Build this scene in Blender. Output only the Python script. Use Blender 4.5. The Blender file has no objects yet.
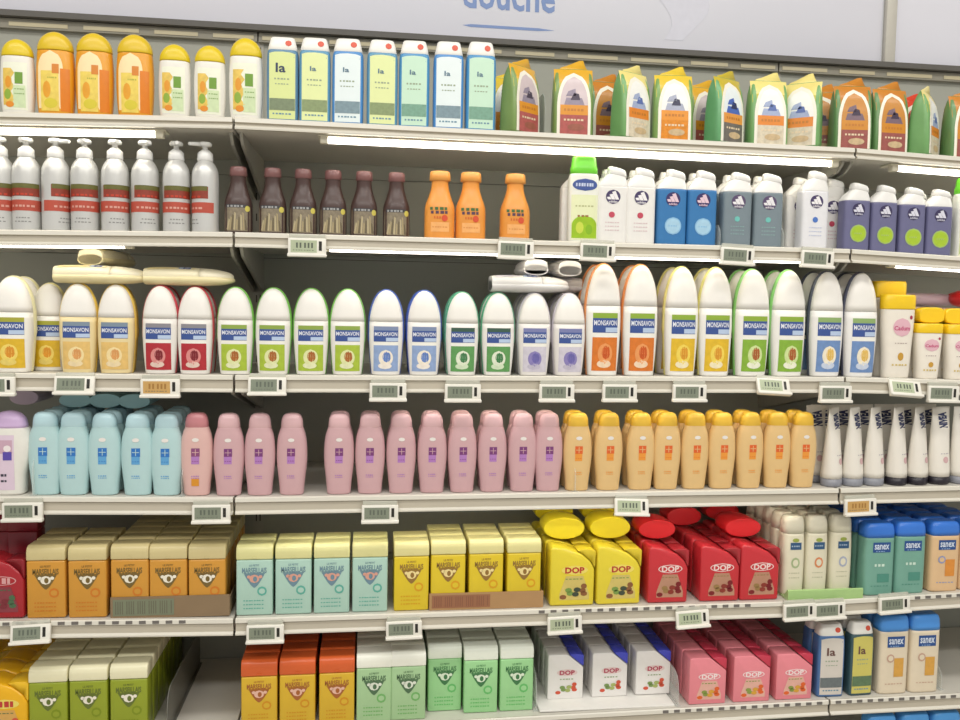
import bpy, math, bmesh
from mathutils import Matrix, Vector
import random
random.seed(11)
SC = bpy.context.scene
COL = SC.collection
PI = math.pi

# ------------------------------------------------------------------ materials
def lin(h):
    h = h.lstrip('#')
    out = []
    for i in (0, 2, 4):
        c = int(h[i:i+2], 16) / 255
        out.append(c / 12.92 if c <= .04045 else ((c + .055) / 1.055) ** 2.4)
    return out
MATS = {}
def M(h, rough=.38, metal=0.0, var=.05, scale=60.0, emit=0.0, alpha=1.0, sss=0.0, coat=0.0, stretch=None):
    key = (h, rough, metal, var, scale, emit, alpha, sss, coat, stretch)
    if key in MATS:
        return MATS[key]
    m = bpy.data.materials.new('surface_' + h.strip('#'))
    m.use_nodes = True
    nt = m.node_tree
    b = nt.nodes['Principled BSDF']
    c = lin(h)
    tc = nt.nodes.new('ShaderNodeTexCoord')
    ns = nt.nodes.new('ShaderNodeTexNoise')
    ns.inputs['Scale'].default_value = scale
    ns.inputs['Detail'].default_value = 3
    if stretch:
        mp = nt.nodes.new('ShaderNodeMapping')
        mp.inputs['Scale'].default_value = stretch
        nt.links.new(tc.outputs['Object'], mp.inputs['Vector'])
        nt.links.new(mp.outputs['Vector'], ns.inputs['Vector'])
    else:
        nt.links.new(tc.outputs['Object'], ns.inputs['Vector'])
    mx = nt.nodes.new('ShaderNodeMix'); mx.data_type = 'RGBA'
    mx.inputs[6].default_value = [max(0, x * (1 - var)) for x in c] + [1]
    mx.inputs[7].default_value = [min(1, x * (1 + var)) for x in c] + [1]
    nt.links.new(ns.outputs['Fac'], mx.inputs[0])
    nt.links.new(mx.outputs[2], b.inputs['Base Color'])
    b.inputs['Roughness'].default_value = rough
    b.inputs['Metallic'].default_value = metal
    b.inputs['Coat Weight'].default_value = coat
    if sss:
        b.inputs['Subsurface Weight'].default_value = sss
        b.inputs['Subsurface Radius'].default_value = (.01, .008, .006)
        b.inputs['Subsurface Scale'].default_value = .5
    if alpha < 1:
        b.inputs['Alpha'].default_value = alpha
    if emit:
        nt.links.new(mx.outputs[2], b.inputs['Emission Color'])
        b.inputs['Emission Strength'].default_value = emit
    MATS[key] = m
    return m

# ------------------------------------------------------------------ mesh builder
class MB:
    def __init__(s):
        s.bm = bmesh.new(); s.mats = []
    def mi(s, m):
        if m not in s.mats: s.mats.append(m)
        return s.mats.index(m)
    def faces(s, vs, fs, m, smooth=True):
        i = s.mi(m)
        bv = [s.bm.verts.new(v) for v in vs]
        out = []
        for f in fs:
            try:
                q = s.bm.faces.new([bv[k] for k in f])
            except ValueError:
                continue
            q.material_index = i; q.smooth = smooth
            out.append(q)
        return out
    def _bevel(s, fs, w, seg):
        if not w: return
        old = set(s.bm.faces) - set(fs)
        ed = {e for f in fs for e in f.edges}
        i = fs[0].material_index
        bmesh.ops.bevel(s.bm, geom=list(ed), offset=w, segments=seg, affect='EDGES', profile=.5, clamp_overlap=True)
        for f in s.bm.faces:
            if f not in old:
                f.material_index = i; f.smooth = True
    def box(s, x0, x1, y0, y1, z0, z1, m, bev=0, seg=2):
        v = [(x0,y0,z0),(x1,y0,z0),(x1,y1,z0),(x0,y1,z0),(x0,y0,z1),(x1,y0,z1),(x1,y1,z1),(x0,y1,z1)]
        f = [(0,3,2,1),(4,5,6,7),(0,1,5,4),(1,2,6,5),(2,3,7,6),(3,0,4,7)]
        fs = s.faces(v, f, m, False)
        s._bevel(fs, bev, seg)
        return s
    def prism(s, poly, y0, y1, m, bev=0, seg=2):
        # poly: counter-clockwise outline in x,z seen from the front (-y)
        n = len(poly)
        v = [(x, y0, z) for x, z in poly] + [(x, y1, z) for x, z in poly]
        f = [tuple(range(n)), tuple(range(2*n-1, n-1, -1))]
        f += [(i, i+n, (i+1) % n + n, (i+1) % n) for i in range(n)]
        fs = s.faces(v, f, m, False)
        s._bevel(fs, bev, seg)
        return s
    def prism_x(s, poly, x0, x1, m, bev=0, seg=2):
        # poly: outline in y,z extruded along x
        n = len(poly)
        v = [(x0, y, z) for y, z in poly] + [(x1, y, z) for y, z in poly]
        f = [tuple(range(n)), tuple(range(2*n-1, n-1, -1))]
        f += [(i, i+n, (i+1) % n + n, (i+1) % n) for i in range(n)]
        fs = s.faces(v, f, m, False)
        bmesh.ops.recalc_face_normals(s.bm, faces=fs)
        s._bevel(fs, bev, seg)
        return s
    def loft(s, prof, m, seg=32, caps=True, m_rear=None):
        # prof rows: z, half width, half depth, exponent, x centre, y centre, tilt
        vs = []; rings = len(prof)
        for r in prof:
            z, a, b, n = r[:4]
            xc = r[4] if len(r) > 4 else 0
            yc = r[5] if len(r) > 5 else 0
            tl = r[6] if len(r) > 6 else 0
            for k in range(seg):
                t = 2 * PI * (k + .5) / seg
                c, q = math.cos(t), math.sin(t)
                x = a * math.copysign(abs(c) ** (2 / n), c)
                y = b * math.copysign(abs(q) ** (2 / n), q)
                vs.append((xc + x, yc + y, z + tl * x))
        fs = []
        for i in range(rings - 1):
            for k in range(seg):
                k2 = (k + 1) % seg
                fs.append((i*seg+k, i*seg+k2, (i+1)*seg+k2, (i+1)*seg+k))
        if caps:
            fs.append(tuple(range(seg - 1, -1, -1)))
            fs.append(tuple((rings-1)*seg + k for k in range(seg)))
        out = s.faces(vs, fs, m)
        if caps:
            for q in out[-2:]: q.smooth = False
        if m_rear:
            j = s.mi(m_rear)
            for q in out:
                if q.calc_center_median().y > (prof[0][5] if len(prof[0]) > 5 else 0) - .002: q.material_index = j
        return s
    def tube(s, a, b, r, m, seg=14, r2=None):
        a, b = Vector(a), Vector(b)
        d = (b - a).normalized()
        u = d.orthogonal().normalized(); w = d.cross(u)
        r2 = r if r2 is None else r2
        vs = []
        for p, rr in ((a, r), (b, r2)):
            for k in range(seg):
                t = 2*PI*k/seg
                vs.append(p + u*rr*math.cos(t) + w*rr*math.sin(t))
        fs = [(k, (k+1) % seg, (k+1) % seg + seg, k+seg) for k in range(seg)]
        fs += [tuple(range(seg-1, -1, -1)), tuple(range(seg, 2*seg))]
        out = s.faces(vs, fs, m)
        for q in out[-2:]: q.smooth = False
        return s
    def mesh(s, name):
        me = bpy.data.meshes.new(name)
        s.bm.to_mesh(me); s.bm.free()
        for m in s.mats: me.materials.append(m)
        return me

def smooth_prof(keys, sub=4):
    # cardinal interpolation of lofting rows so silhouettes curve
    out = []
    n = len(keys)
    for i in range(n - 1):
        p0 = keys[max(0, i-1)]; p1 = keys[i]; p2 = keys[i+1]; p3 = keys[min(n-1, i+2)]
        for k in range(sub):
            t = k / sub
            row = []
            for c in range(len(p1)):
                m1 = (p2[c] - p0[c]) * .5; m2 = (p3[c] - p1[c]) * .5
                h = (2*t**3-3*t**2+1)*p1[c] + (t**3-2*t**2+t)*m1 + (-2*t**3+3*t**2)*p2[c] + (t**3-t**2)*m2
                row.append(h)
            if out and row[0] <= out[-1][0]: row[0] = out[-1][0] + 1e-5
            out.append(row)
    out.append(list(keys[-1]))
    return out

def dome(z0, z1, a, b, n, k=7, end=.12):
    # rows of a rounded top from half sizes a, b at z0 up to z1
    rows = []
    for i in range(k + 1):
        t = i / k * (PI/2) * (1 - end * .35)
        rows.append([z0 + (z1 - z0) * math.sin(t), a * math.cos(t), b * (.25 + .75 * math.cos(t)), n])
    return rows

# surfaces that labels lie on: give y of the front at x, z
def loft_surf(prof):
    def f(x, z):
        for i in range(len(prof) - 1):
            if prof[i][0] <= z <= prof[i+1][0]:
                break
        else:
            i = 0 if z < prof[0][0] else len(prof) - 2
        p, q = prof[i], prof[i+1]
        t = 0 if q[0] == p[0] else min(1, max(0, (z - p[0]) / (q[0] - p[0])))
        g = lambda j: (p[j] if len(p) > j else 0) * (1-t) + (q[j] if len(q) > j else 0) * t
        a, b, n, xc, yc = g(1), g(2), g(3), g(4), g(5)
        u = min(.992, abs(x - xc) / max(a, 1e-4))
        return yc - b * (1 - u ** n) ** (1 / n)
    return f
def flat_surf(y):
    return lambda x, z: y

class Label:
    """printed areas and lettering lying on the front of a surface, as one mesh"""
    def __init__(s, surf):
        s.surf = surf; s.mb = MB()
    def P(s, x, z, layer):
        return (x, s.surf(x, z) - .0004 - .00028 * layer, z)
    def shape(s, fl, fr, z0, z1, m, layer=0, nz=8, nx=8):
        vs = []; fs = []
        for j in range(nz + 1):
            z = z0 + (z1 - z0) * j / nz
            l, r = fl(z), fr(z)
            for i in range(nx + 1):
                vs.append(s.P(l + (r - l) * i / nx, z, layer))
        for j in range(nz):
            for i in range(nx):
                a = j * (nx + 1) + i
                fs.append((a, a + 1, a + nx + 2, a + nx + 1))
        s.mb.faces(vs, fs, m)
        return s
    def rect(s, x0, x1, z0, z1, m, layer=0, nz=5, nx=8):
        return s.shape(lambda z: x0, lambda z: x1, z0, z1, m, layer, nz, nx)
    def ell(s, cx, cz, rx, rz, m, layer=1, nz=10, nx=6):
        g = lambda z: rx * math.sqrt(max(0, 1 - ((z - cz) / rz) ** 2))
        return s.shape(lambda z: cx - g(z), lambda z: cx + g(z), cz - rz, cz + rz, m, layer, nz, nx)
    def arch(s, cx, rx, z0, z1, spring, m, layer=0):
        def g(z):
            if z <= spring: return rx
            return rx * math.sqrt(max(0, 1 - ((z - spring) / (z1 - spring)) ** 2))
        return s.shape(lambda z: cx - g(z), lambda z: cx + g(z), z0, z1, m, layer, 14, 8)
    def quad(s, pts, m, layer=1):
        # pts: bottom-left, bottom-right, top-right, top-left
        (ax, az), (bx, bz), (cx, cz), (dx, dz) = pts
        vs = []; fs = []; n = 4
        for j in range(n + 1):
            t = j / n
            for i in range(n + 1):
                u = i / n
                x = (ax*(1-u)+bx*u)*(1-t) + (dx*(1-u)+cx*u)*t
                z = (az*(1-u)+bz*u)*(1-t) + (dz*(1-u)+cz*u)*t
                vs.append(s.P(x, z, layer))
        for j in range(n):
            for i in range(n):
                a = j*(n+1)+i
                fs.append((a, a+1, a+n+2, a+n+1))
        s.mb.faces(vs, fs, m)
        return s
    def text(s, body, cx, cz, width, height, m, layer=2, bold=.012, turn=0):
        cu = bpy.data.curves.new('lettering', 'FONT')
        cu.body = body; cu.align_x = 'CENTER'; cu.size = 1; cu.offset = bold; cu.resolution_u = 2
        ob = bpy.data.objects.new('lettering', cu)
        COL.objects.link(ob)
        dg = bpy.context.evaluated_depsgraph_get()
        me = bpy.data.meshes.new_from_object(ob.evaluated_get(dg), depsgraph=dg)
        bpy.data.objects.remove(ob); bpy.data.curves.remove(cu)
        xs = [v.co.x for v in me.vertices]; ys = [v.co.y for v in me.vertices]
        if xs:
            x0, x1, y0, y1 = min(xs), max(xs), min(ys), max(ys)
            sx = width / (x1 - x0); sy = height / (y1 - y0)
            vs = []
            for v in me.vertices:
                u = (v.co.x - (x0+x1)/2) * sx; w = (v.co.y - (y0+y1)/2) * sy
                if turn:
                    u, w = -w, u
                vs.append(s.P(cx + u, cz + w, layer))
            s.mb.faces(vs, [tuple(p.vertices) for p in me.polygons], m, False)
        bpy.data.meshes.remove(me)
        return s
    def scribble(s, x0, x1, z, m, n=6, h=.0012, layer=1):
        # a row of short strokes: print too small to read
        st = (x1 - x0) / n
        for i in range(n):
            w = st * (.55 + .25 * ((i * 7) % 3) / 2)
            s.rect(x0 + i*st, x0 + i*st + w, z - h/2, z + h/2, m, layer, 1, 2)
        return s
    def mesh(s, name='label'):
        return s.mb.mesh(name)

# ------------------------------------------------------------------ objects
def link(name, data, parent=None):
    o = bpy.data.objects.new(name, data)
    COL.objects.link(o)
    if parent: o.parent = parent
    return o
def tag(o, label, cat, group=None):
    o['label'] = label; o['category'] = cat
    if group: o['group'] = group
    return o
def struct(name, mb):
    o = link(name, mb.mesh(name)); o['kind'] = 'structure'
    return o

KINDS = {}          # kind -> (object name, category, depth, first thing or None, parts)
def kind(key, name, cat, depth, parts, height=0):
    # parts: list of (part name, mesh, label or None, list of (sub name, mesh))
    KINDS[key] = dict(name=name, cat=cat, depth=depth, parts=parts, first=None, h=height)
def spawn(key, loc, rot, label, group):
    K = KINDS[key]
    if K['first'] is None:
        root = link(K['name'], None)
        root.empty_display_size = .02
        for pn, me, lb, subs in K['parts']:
            p = link(pn, me, root)
            if lb: p['label'] = lb
            for sn, sm in subs: link(sn, sm, p)
        K['first'] = root
    else:
        src = K['first']
        root = src.copy(); COL.objects.link(root)
        for ch in list(src.children):
            c = ch.copy(); COL.objects.link(c); c.parent = root
            for g in list(ch.children):
                d = g.copy(); COL.objects.link(d); d.parent = c
    root.location = loc
    root.rotation_euler = rot
    tag(root, label, K['cat'])
    if 'group' in root: del root['group']
    if group: root['group'] = group
    return root

# ------------------------------------------------------------------ the gondola
ZC = 1.42                      # camera height over the floor
DEP = .385                     # shelf depth
KX = (-.6, 0.0, 1.33, 1.9)
SHELF = {1: [0.3448, 0.3587, 0.3531, 0.3337],
 2: [0.1205, 0.1313, 0.1322, 0.1115],
 3: [-0.1557, -0.1576, -0.1531, -0.1626],
 4: [-0.4006, -0.4105, -0.406, -0.4004],
 5: [-0.6533, -0.6649, -0.6638, -0.6475],
 6: [-0.913, -0.91, -0.8985, -0.8966],
 7: [-1.1199, -1.1199, -1.1199, -1.1199]}
def sz(s, x):
    k = SHELF[s]
    x = min(max(x, -1.33), 2.66)
    for i in range(3):
        if x <= KX[i+1] or i == 2:
            return ZC + k[i] + (k[i+1] - k[i]) * (x - KX[i]) / (KX[i+1] - KX[i])
    
steel = M('#d2cec4', .42, var=.03, scale=14)
rail_m = M('#beb6a5', .35, var=.03, scale=18)
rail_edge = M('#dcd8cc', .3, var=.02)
slot_m = M('#6f6a66', .6)
panel_m = M('#a3a499', .55, var=.04, scale=5)
bracket_m = M('#a9a79d', .45)
seam_m = M('#4d4a44', .6)
tube_m = M('#fff8ea', .4, emit=7.0, var=.0)
housing_m = M('#dfdac6', .4)
SLOTS = {5: [(-9, -0.0851), (0.6422, 1.1165), (1.4384, 9)], 6: [(0, -9), (0.9144, 9), (-9, 9)]}
BAYS = [(-1.33, 0.0), (0.0, 1.33), (1.33, 2.66)]
BAYN = ['left bay', 'middle bay', 'right bay']
ORD = ['', 'top', 'second', 'third', 'fourth', 'fifth', 'sixth', 'bottom']

def skew_box(mb, x0, x1, y0, y1, za0, za1, zb0, zb1, m):
    v = [(x0,y0,za0),(x1,y0,zb0),(x1,y1,zb0),(x0,y1,za0),(x0,y0,za1),(x1,y0,zb1),(x1,y1,zb1),(x0,y1,za1)]
    f = [(0,3,2,1),(4,5,6,7),(0,1,5,4),(1,2,6,5),(2,3,7,6),(3,0,4,7)]
    mb.faces(v, f, m, False)

def bracket(x, z, s):
    mb = MB()
    mb.prism_x([(.03, z-.03), (.05, z-.045), (DEP-.01, z-.115), (DEP+.004, z-.115), (DEP+.004, z-.022), (.03, z-.022)], x-.003, x+.003, bracket_m)
    return mb.mesh('bracket')

for s in range(1, 8):
    for b, (x0, x1) in enumerate(BAYS):
        xa, xb = x0 + .0025, x1 - .0025
        za, zb = sz(s, xa), sz(s, xb)
        root = link('gondola_shelf', None)
        root.location = ((x0+x1)/2, 0, (za+zb)/2)
        root.empty_display_size = .05
        off = Matrix.Translation(-Vector(root.location))
        def part(name, mb, parent=root):
            me = mb.mesh(name) if isinstance(mb, MB) else mb
            me.transform(off)
            return link(name, me, parent)
        mb = MB()
        skew_box(mb, xa, xb, .002, DEP, za-.022, za-.0004, zb-.022, zb-.0004, steel)
        part('shelf_board', mb)
        # price rail: top bead, sloped face and bottom bead
        mb = MB()
        hh = (0, .0225, .029, .034)[min(s, 3)]
        vs = []; prof = [(.004, 0), (-.0005, .0012), (-.003, -.001), (-.0038, -.0085), (.001, -.0105), (.0005, -.0125), (-.0005, -hh+.007), (-.006, -hh+.003), (-.0055, -hh), (.004, -hh), (.008, -.016)]
        n = len(prof)
        for xx, zz in ((xa, za), (xb, zb)):
            for y, dz in prof: vs.append((xx, y, zz + dz))
        fs = [(i, (i+1) % n, (i+1) % n + n, i + n) for i in range(n)]
        fs += [tuple(range(n-1, -1, -1)), tuple(range(n, 2*n))]
        q = mb.faces(vs, fs, rail_m, False)
        bmesh.ops.recalc_face_normals(mb.bm, faces=q)
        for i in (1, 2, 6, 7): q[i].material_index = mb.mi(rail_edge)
        rl = part('price_rail', mb)
        if s in SLOTS and SLOTS[s][b][1] > xa:                    # slotted front strip
            mb = MB()
            k = xa + .012
            lo, hi = SLOTS[s][b]
            while k < xb - .02:
                if not lo < k < hi:
                    k += .0262; continue
                t = (k - x0) / (x1 - x0)
                z = za + (zb - za) * t
                mb.box(k, k + .013, -.0042, -.0028, z-.0075, z-.0012, slot_m)
                k += .0262
            part('slot_strip', mb, rl)
        for xx in (x0 + .010, x1 - .010):
            me = bracket(xx, za if xx < (x0+x1)/2 else zb, s)
            part('bracket', me)
        tag(root, f'{BAYN[b]} {ORD[s]} shelf board of the cream steel gondola with price rail', 'shelf', 'gondola shelves')

# lamps under the upper shelves
for s, b, xa, xb, e in ((1, 0, -1.2, -.155, 1), (1, 1, .185, 1.285, 1), (1, 2, 1.445, 2.5, 1), (2, 0, -1.2, -.215, 1), (2, 1, .19, 1.25, 1), (2, 2, 1.45, 2.5, 1),
                        (3, 1, .35, 1.25, 1), (4, 1, .10, 1.25, 1)):
    z = (sz(s, xa) + sz(s, xb)) / 2
    sl = (sz(s, xb) - sz(s, xa)) / (xb - xa)
    root = link('shelf_lamp', None); root.location = ((xa+xb)/2, .02, z - .022); root.empty_display_size = .03
    off = Matrix.Translation(-Vector(root.location))
    Z = lambda x: z + sl * (x - (xa+xb)/2)
    mb = MB()
    skew_box(mb, xa-.02, xb+.02, .012, .055, Z(xa)-(.0255 if s == 1 else .0245), Z(xa)-.0225, Z(xb)-(.0255 if s == 1 else .0245), Z(xb)-.0225, housing_m)
    me = mb.mesh('lamp_housing'); me.transform(off); link('lamp_housing', me, root)
    mb = MB()
    zt = -.0315 if s == 1 else (-.0275 if s == 2 else -.028)
    mb.tube((xa, .022, Z(xa)+zt), (xb, .022, Z(xb)+zt), .0068 if s == 1 else .005, tube_m, 16)
    me = mb.mesh('fluorescent_tube'); me.transform(off); link('fluorescent_tube', me, root)
    for xx in (xa-.008, xb+.008):
        me = MB().box(xx-.008, xx+.008, .013, .031, Z(xx)+zt-(.008 if s == 1 else .0055), Z(xx)-.024, housing_m, .002).mesh('lamp_holder')
        me.transform(off); link('lamp_holder', me, root)
    tag(root, f'slim fluorescent lamp under the {ORD[s]} shelf of the {BAYN[b]}', 'lamp', 'fluorescent shelf lamps')

# back panels, uprights, plinth
BY = DEP + .006
ZT = ZC + .645
mb = MB()
zs = [0.0, .45, .77, 1.0, 1.26, 1.52, 1.72, ZT - .004]
for b, (x0, x1) in enumerate(BAYS):
    for i in range(len(zs) - 1):
        mb.box(x0+.0015, x1-.0015, BY+.0, BY+.02, zs[i]+.0008, zs[i+1]-.0008, panel_m)
struct('wall_back', mb)
mb = MB()
mb.box(-1.33, 2.66, BY+.006, BY+.03, 0, ZT-.006, seam_m)
struct('wall_rear', mb)
for i, x in enumerate((-1.33, 0, 1.33, 2.66)):
    mb = MB()
    mb.box(x-.012, x+.012, BY-.003, BY-.0005, .02, ZT-.01, bracket_m)
    z = .06
    while z < ZT - .05:
        mb.box(x-.006, x-.003, BY-.0034, BY-.0028, z, z+.018, seam_m)
        mb.box(x+.003, x+.006, BY-.0034, BY-.0028, z, z+.018, seam_m)
        z += .05
    o = struct(f'trim_{i+1}', mb)
mb = MB()
mb.box(-1.33, 2.66, .02, BY, .0, .085, M('#6a6862', .6))
struct('trim_5', mb)

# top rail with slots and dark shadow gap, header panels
rail = MB()
for b, (x0, x1) in enumerate(BAYS):
    rail.box(x0+.002, x1-.002, BY-.014, BY-.001, ZC+.618, ZC+.640, M('#8f8b7d', .5))
    k = x0 + .01; i = 0
    while k < x1 - .06:
        ln = (.125, .10, .13)[i % 3]
        rail.box(k, min(k+ln, x1-.01), BY-.0155, BY-.0142, ZC+.6225, ZC+.632, M('#c2b898', .4))
        k += ln + .035; i += 1
struct('trim_6', rail)
mb = MB()
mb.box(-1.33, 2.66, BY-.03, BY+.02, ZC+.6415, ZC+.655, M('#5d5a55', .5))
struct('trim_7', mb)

head_m = M('#e4e4ee', .45, var=.03, scale=2.5)
blue_ink = M('#7f97c9', .5, var=.08, scale=30)
post_m = M('#cfcbc0', .4, metal=.2)
for i, (x0, x1, lab) in enumerate(((-.75, 1.625, 'wide white header board with blue lettering above the shelves'), (1.66, 2.66, 'grey lavender header panel right of the header post'))):
    root = link('header_board', None); root.location = ((x0+x1)/2, BY, ZC+.656); root.empty_display_size = .05
    mb = MB(); mb.box(x0-root.location.x, x1-root.location.x, 0, .02, 0, .52, head_m, .002)
    link('panel', mb.mesh('panel'), root)
    if i == 0:
        L = Label(flat_surf(0))
        cx = .602 - root.location.x
        L.text('douche', cx+.012, .1165, .236, .079, blue_ink, 1, .02)
        link('lettering', L.mesh('lettering'), root)
        L = Label(flat_surf(0))
        g = lambda z: .115
        L.shape(lambda z: cx-.105+abs(z-.0355)*6, lambda z: cx+.13-abs(z-.0355)*12, .032, .039, blue_ink, 1, 4, 10)
        link('underline', L.mesh('underline'), root)
        L = Label(flat_surf(0))
        pale = M('#dcdce8', .5)
        L.shape(lambda z: .99 - root.location.x + .05*math.sin(z*22), lambda z: 1.10 - root.location.x - .04*math.cos(z*26), .03, .26, pale, 1, 20, 6)
        link('faint_picture', L.mesh('faint_picture'), root)
    tag(root, lab, 'sign')
mb = MB(); mb.box(-.015, .015, 0, .018, 0, .54, post_m, .003)
o = link('header_post', mb.mesh('header_post')); o.location = (1.6425, BY-.014, ZC+.6552)
tag(o, 'cream metal post between the header boards at the right', 'post')

# room
mb = MB(); mb.box(-4, 5, -4.5, .8, -.05, 0, M('#b9b3a6', .35, var=.06, scale=3)); struct('floor', mb)
mb = MB(); mb.box(-4, 5, -4.5, .8, 3.3, 3.35, M('#e4e2dc', .8)); struct('ceiling', mb)

# ------------------------------------------------------------------ product kinds
white = M('#f2f0ea', .32, var=.02); ivory = M('#e9e3cf', .35, var=.03)

def citrus(key, w, h, body_c, amber):
    a, d = w/2, w*.29
    keys = [(0, a*.82, d*.85, 2.8), (.006, a*.9, d*.95, 2.8), (h*.25, a*.98, d, 2.8), (h*.5, a, d, 2.8), (h*.72, a*.95, d*.95, 2.6), (h*.765, a*.92, d*.92, 2.5)]
    P = smooth_prof(keys)
    bm = MB().loft(P, M(body_c, .28, var=.05))
    D = [[h*.77, a*.93, d*.94, 2.4]] + dome(h*.785, h, a*.95, d*.96, 2.4)
    cap = MB().loft(D, M('#e2c61c' if not amber else '#dfbe26', .3, var=.04))
    L = Label(loft_surf(P))
    if amber:
        L.arch(-a*.12, a*.66, h*.08, h*.76, h*.55, M('#fbe3b0', .4), 0)
        L.rect(-a*.6, a*.88, h*.045, h*.1, M('#e8a428', .35), 0)
        L.shape(lambda z: -a*.62, lambda z: a*.32, h*.05, h*.52, M('#f0d060', .4, var=.25, scale=90), 1)
        L.rect(-a*.02, a*.34, h*.49, h*.60, M('#d8842a', .4), 2)
        L.ell(-a*.3, h*.3, a*.2, h*.1, M('#e8a32c', .4, var=.2), 2); L.ell(-a*.1, h*.14, a*.35, h*.06, M('#d9c93a', .4), 2)
        L.scribble(-a*.25, a*.25, h*.44, M('#b9b34a', .5), 5, .003, 2)
        L.rect(a*.4, a*.86, h*.05, h*.55, M('#e0801c', .3, var=.1), 1)
    else:
        L.rect(-a*.72, a*.72, h*.06, h*.68, M('#eef0dc', .4), 0)
        L.shape(lambda z: -a*.7, lambda z: -a*.12 + a*.12*math.sin(z*260), h*.12, h*.6, M('#e6c25a', .4, var=.3, scale=120), 1)
        L.ell(-a*.38, h*.42, a*.18, h*.08, M('#e39a2a', .4), 2); L.ell(-a*.42, h*.26, a*.2, h*.07, M('#8fae3e', .4), 2); L.ell(-a*.3, h*.13, a*.25, h*.04, M('#e4902a', .4), 2)
        L.rect(a*.02, a*.48, h*.40, h*.55, M('#6f9a33', .4), 2)
        L.rect(-a*.1, a*.62, h*.09, h*.38, M('#cfe0b4', .4, var=.15, scale=90), 1)
        L.scribble(0, a*.6, h*.33, M('#86a860', .5), 4, .002, 2); L.scribble(0, a*.6, h*.27, M('#86a860', .5), 5, .002, 2)
        L.text('NATURE', a*.25, h*.62, a*.8, h*.035, M('#9a9f6a', .5), 2) if False else None
    kind(key, 'shampoo_bottle', 'bottle', 2*d, [('body', bm.mesh('body'), None, []), ('cap', cap.mesh('cap'), 'yellow domed cap', []), ('label', L.mesh(), None, [])], h)
citrus('citrus', .062, .147, '#ebe8de', False)
citrus('citrus_big', .067, .165, '#efece2', False)
citrus('amber', .071, .164, '#e6a028', True)

def milk(key, w, h, side, lab, band, big=0):
    a, d = w/2, w*.3
    P = smooth_prof([(0, a*.9, d*.9, 6), (.004, a*.98, d*.98, 6), (h*.3, a, d, 6), (h*.6, a, d, 6), (h*.80, a*.98, d*.98, 5), (h*.845, a*.9, d*.9, 4.5)])
    bm = MB().loft(P, M(side, .3, var=.06))
    cap = MB().loft([[h*.842, a*.9, d*.88, 4.5], [h*.85, a*.94, d*.92, 4.5], [h*.90, a*.88, d*.88, 4.5], [h*.985, a*.76, d*.7, 4.5], [h, a*.7, d*.62, 4]], white)
    C = Label(loft_surf([[h*.842, a*.9, d*.88, 4.5], [h*.85, a*.94, d*.92, 4.5], [h*.90, a*.88, d*.88, 4.5], [h*.985, a*.76, d*.7, 4.5], [h, a*.7, d*.62, 4]]))
    C.ell(a*.38, h*.925, a*.2, h*.035, M('#d8553c', .4), 1)
    L = Label(loft_surf(P))
    L.rect(-a*.82, a*.82, h*.03, h*.80, M(lab, .4, var=.04), 0, 8)
    L.ell(0, h*.79, a*.8, h*.03, M(lab, .4, var=.04), 0)
    L.rect(-a*.8, a*.8, h*.13, h*.27, M(band, .45, var=.25, scale=150), 1)
    L.text('Ia', -a*.1, h*.63, a*(.62 if big else .4), h*(.11 if big else .055), M('#33405c' if big == 1 else ('#6a4a44' if big else '#5a7a8e'), .5), 2, .02)
    L.scribble(-a*.5, a*.5, h*.50, M('#9aa88e', .5), 5, .003, 1); L.scribble(-a*.45, a*.45, h*.44, M('#9aa88e', .5), 5, .002, 1)
    L.scribble(-a*.6, a*.6, h*.09, M('#6d94a8', .5), 6, .003, 1)
    kind(key, 'shower_gel_bottle', 'bottle', 2*d, [('body', bm.mesh('body'), None, []), ('cap', cap.mesh('cap'), 'white tapered cap', [('cap_mark', C.mesh('cap_mark'))]), ('label', L.mesh(), None, [])], h)
milk('milk_lime', .063, .170, '#5c97ba', '#e3ecab', '#8a9a6e')
milk('milk_lime_dark', .063, .170, '#5a86a6', '#dbe59c', '#7c8a6c', 1)
milk('milk_white', .063, .170, '#4e8fce', '#e6f1f2', '#7f96a0')
milk('milk_mint', .063, .170, '#4b93c6', '#c9e8d0', '#7aa590')
milk('milk_blue_low', .066, .170, '#4d74a8', '#d6cfc6', '#6b7476', 2)
milk('milk_lime_low', .060, .172, '#3f5a60', '#d0c668', '#5f7a5a', 2)

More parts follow.
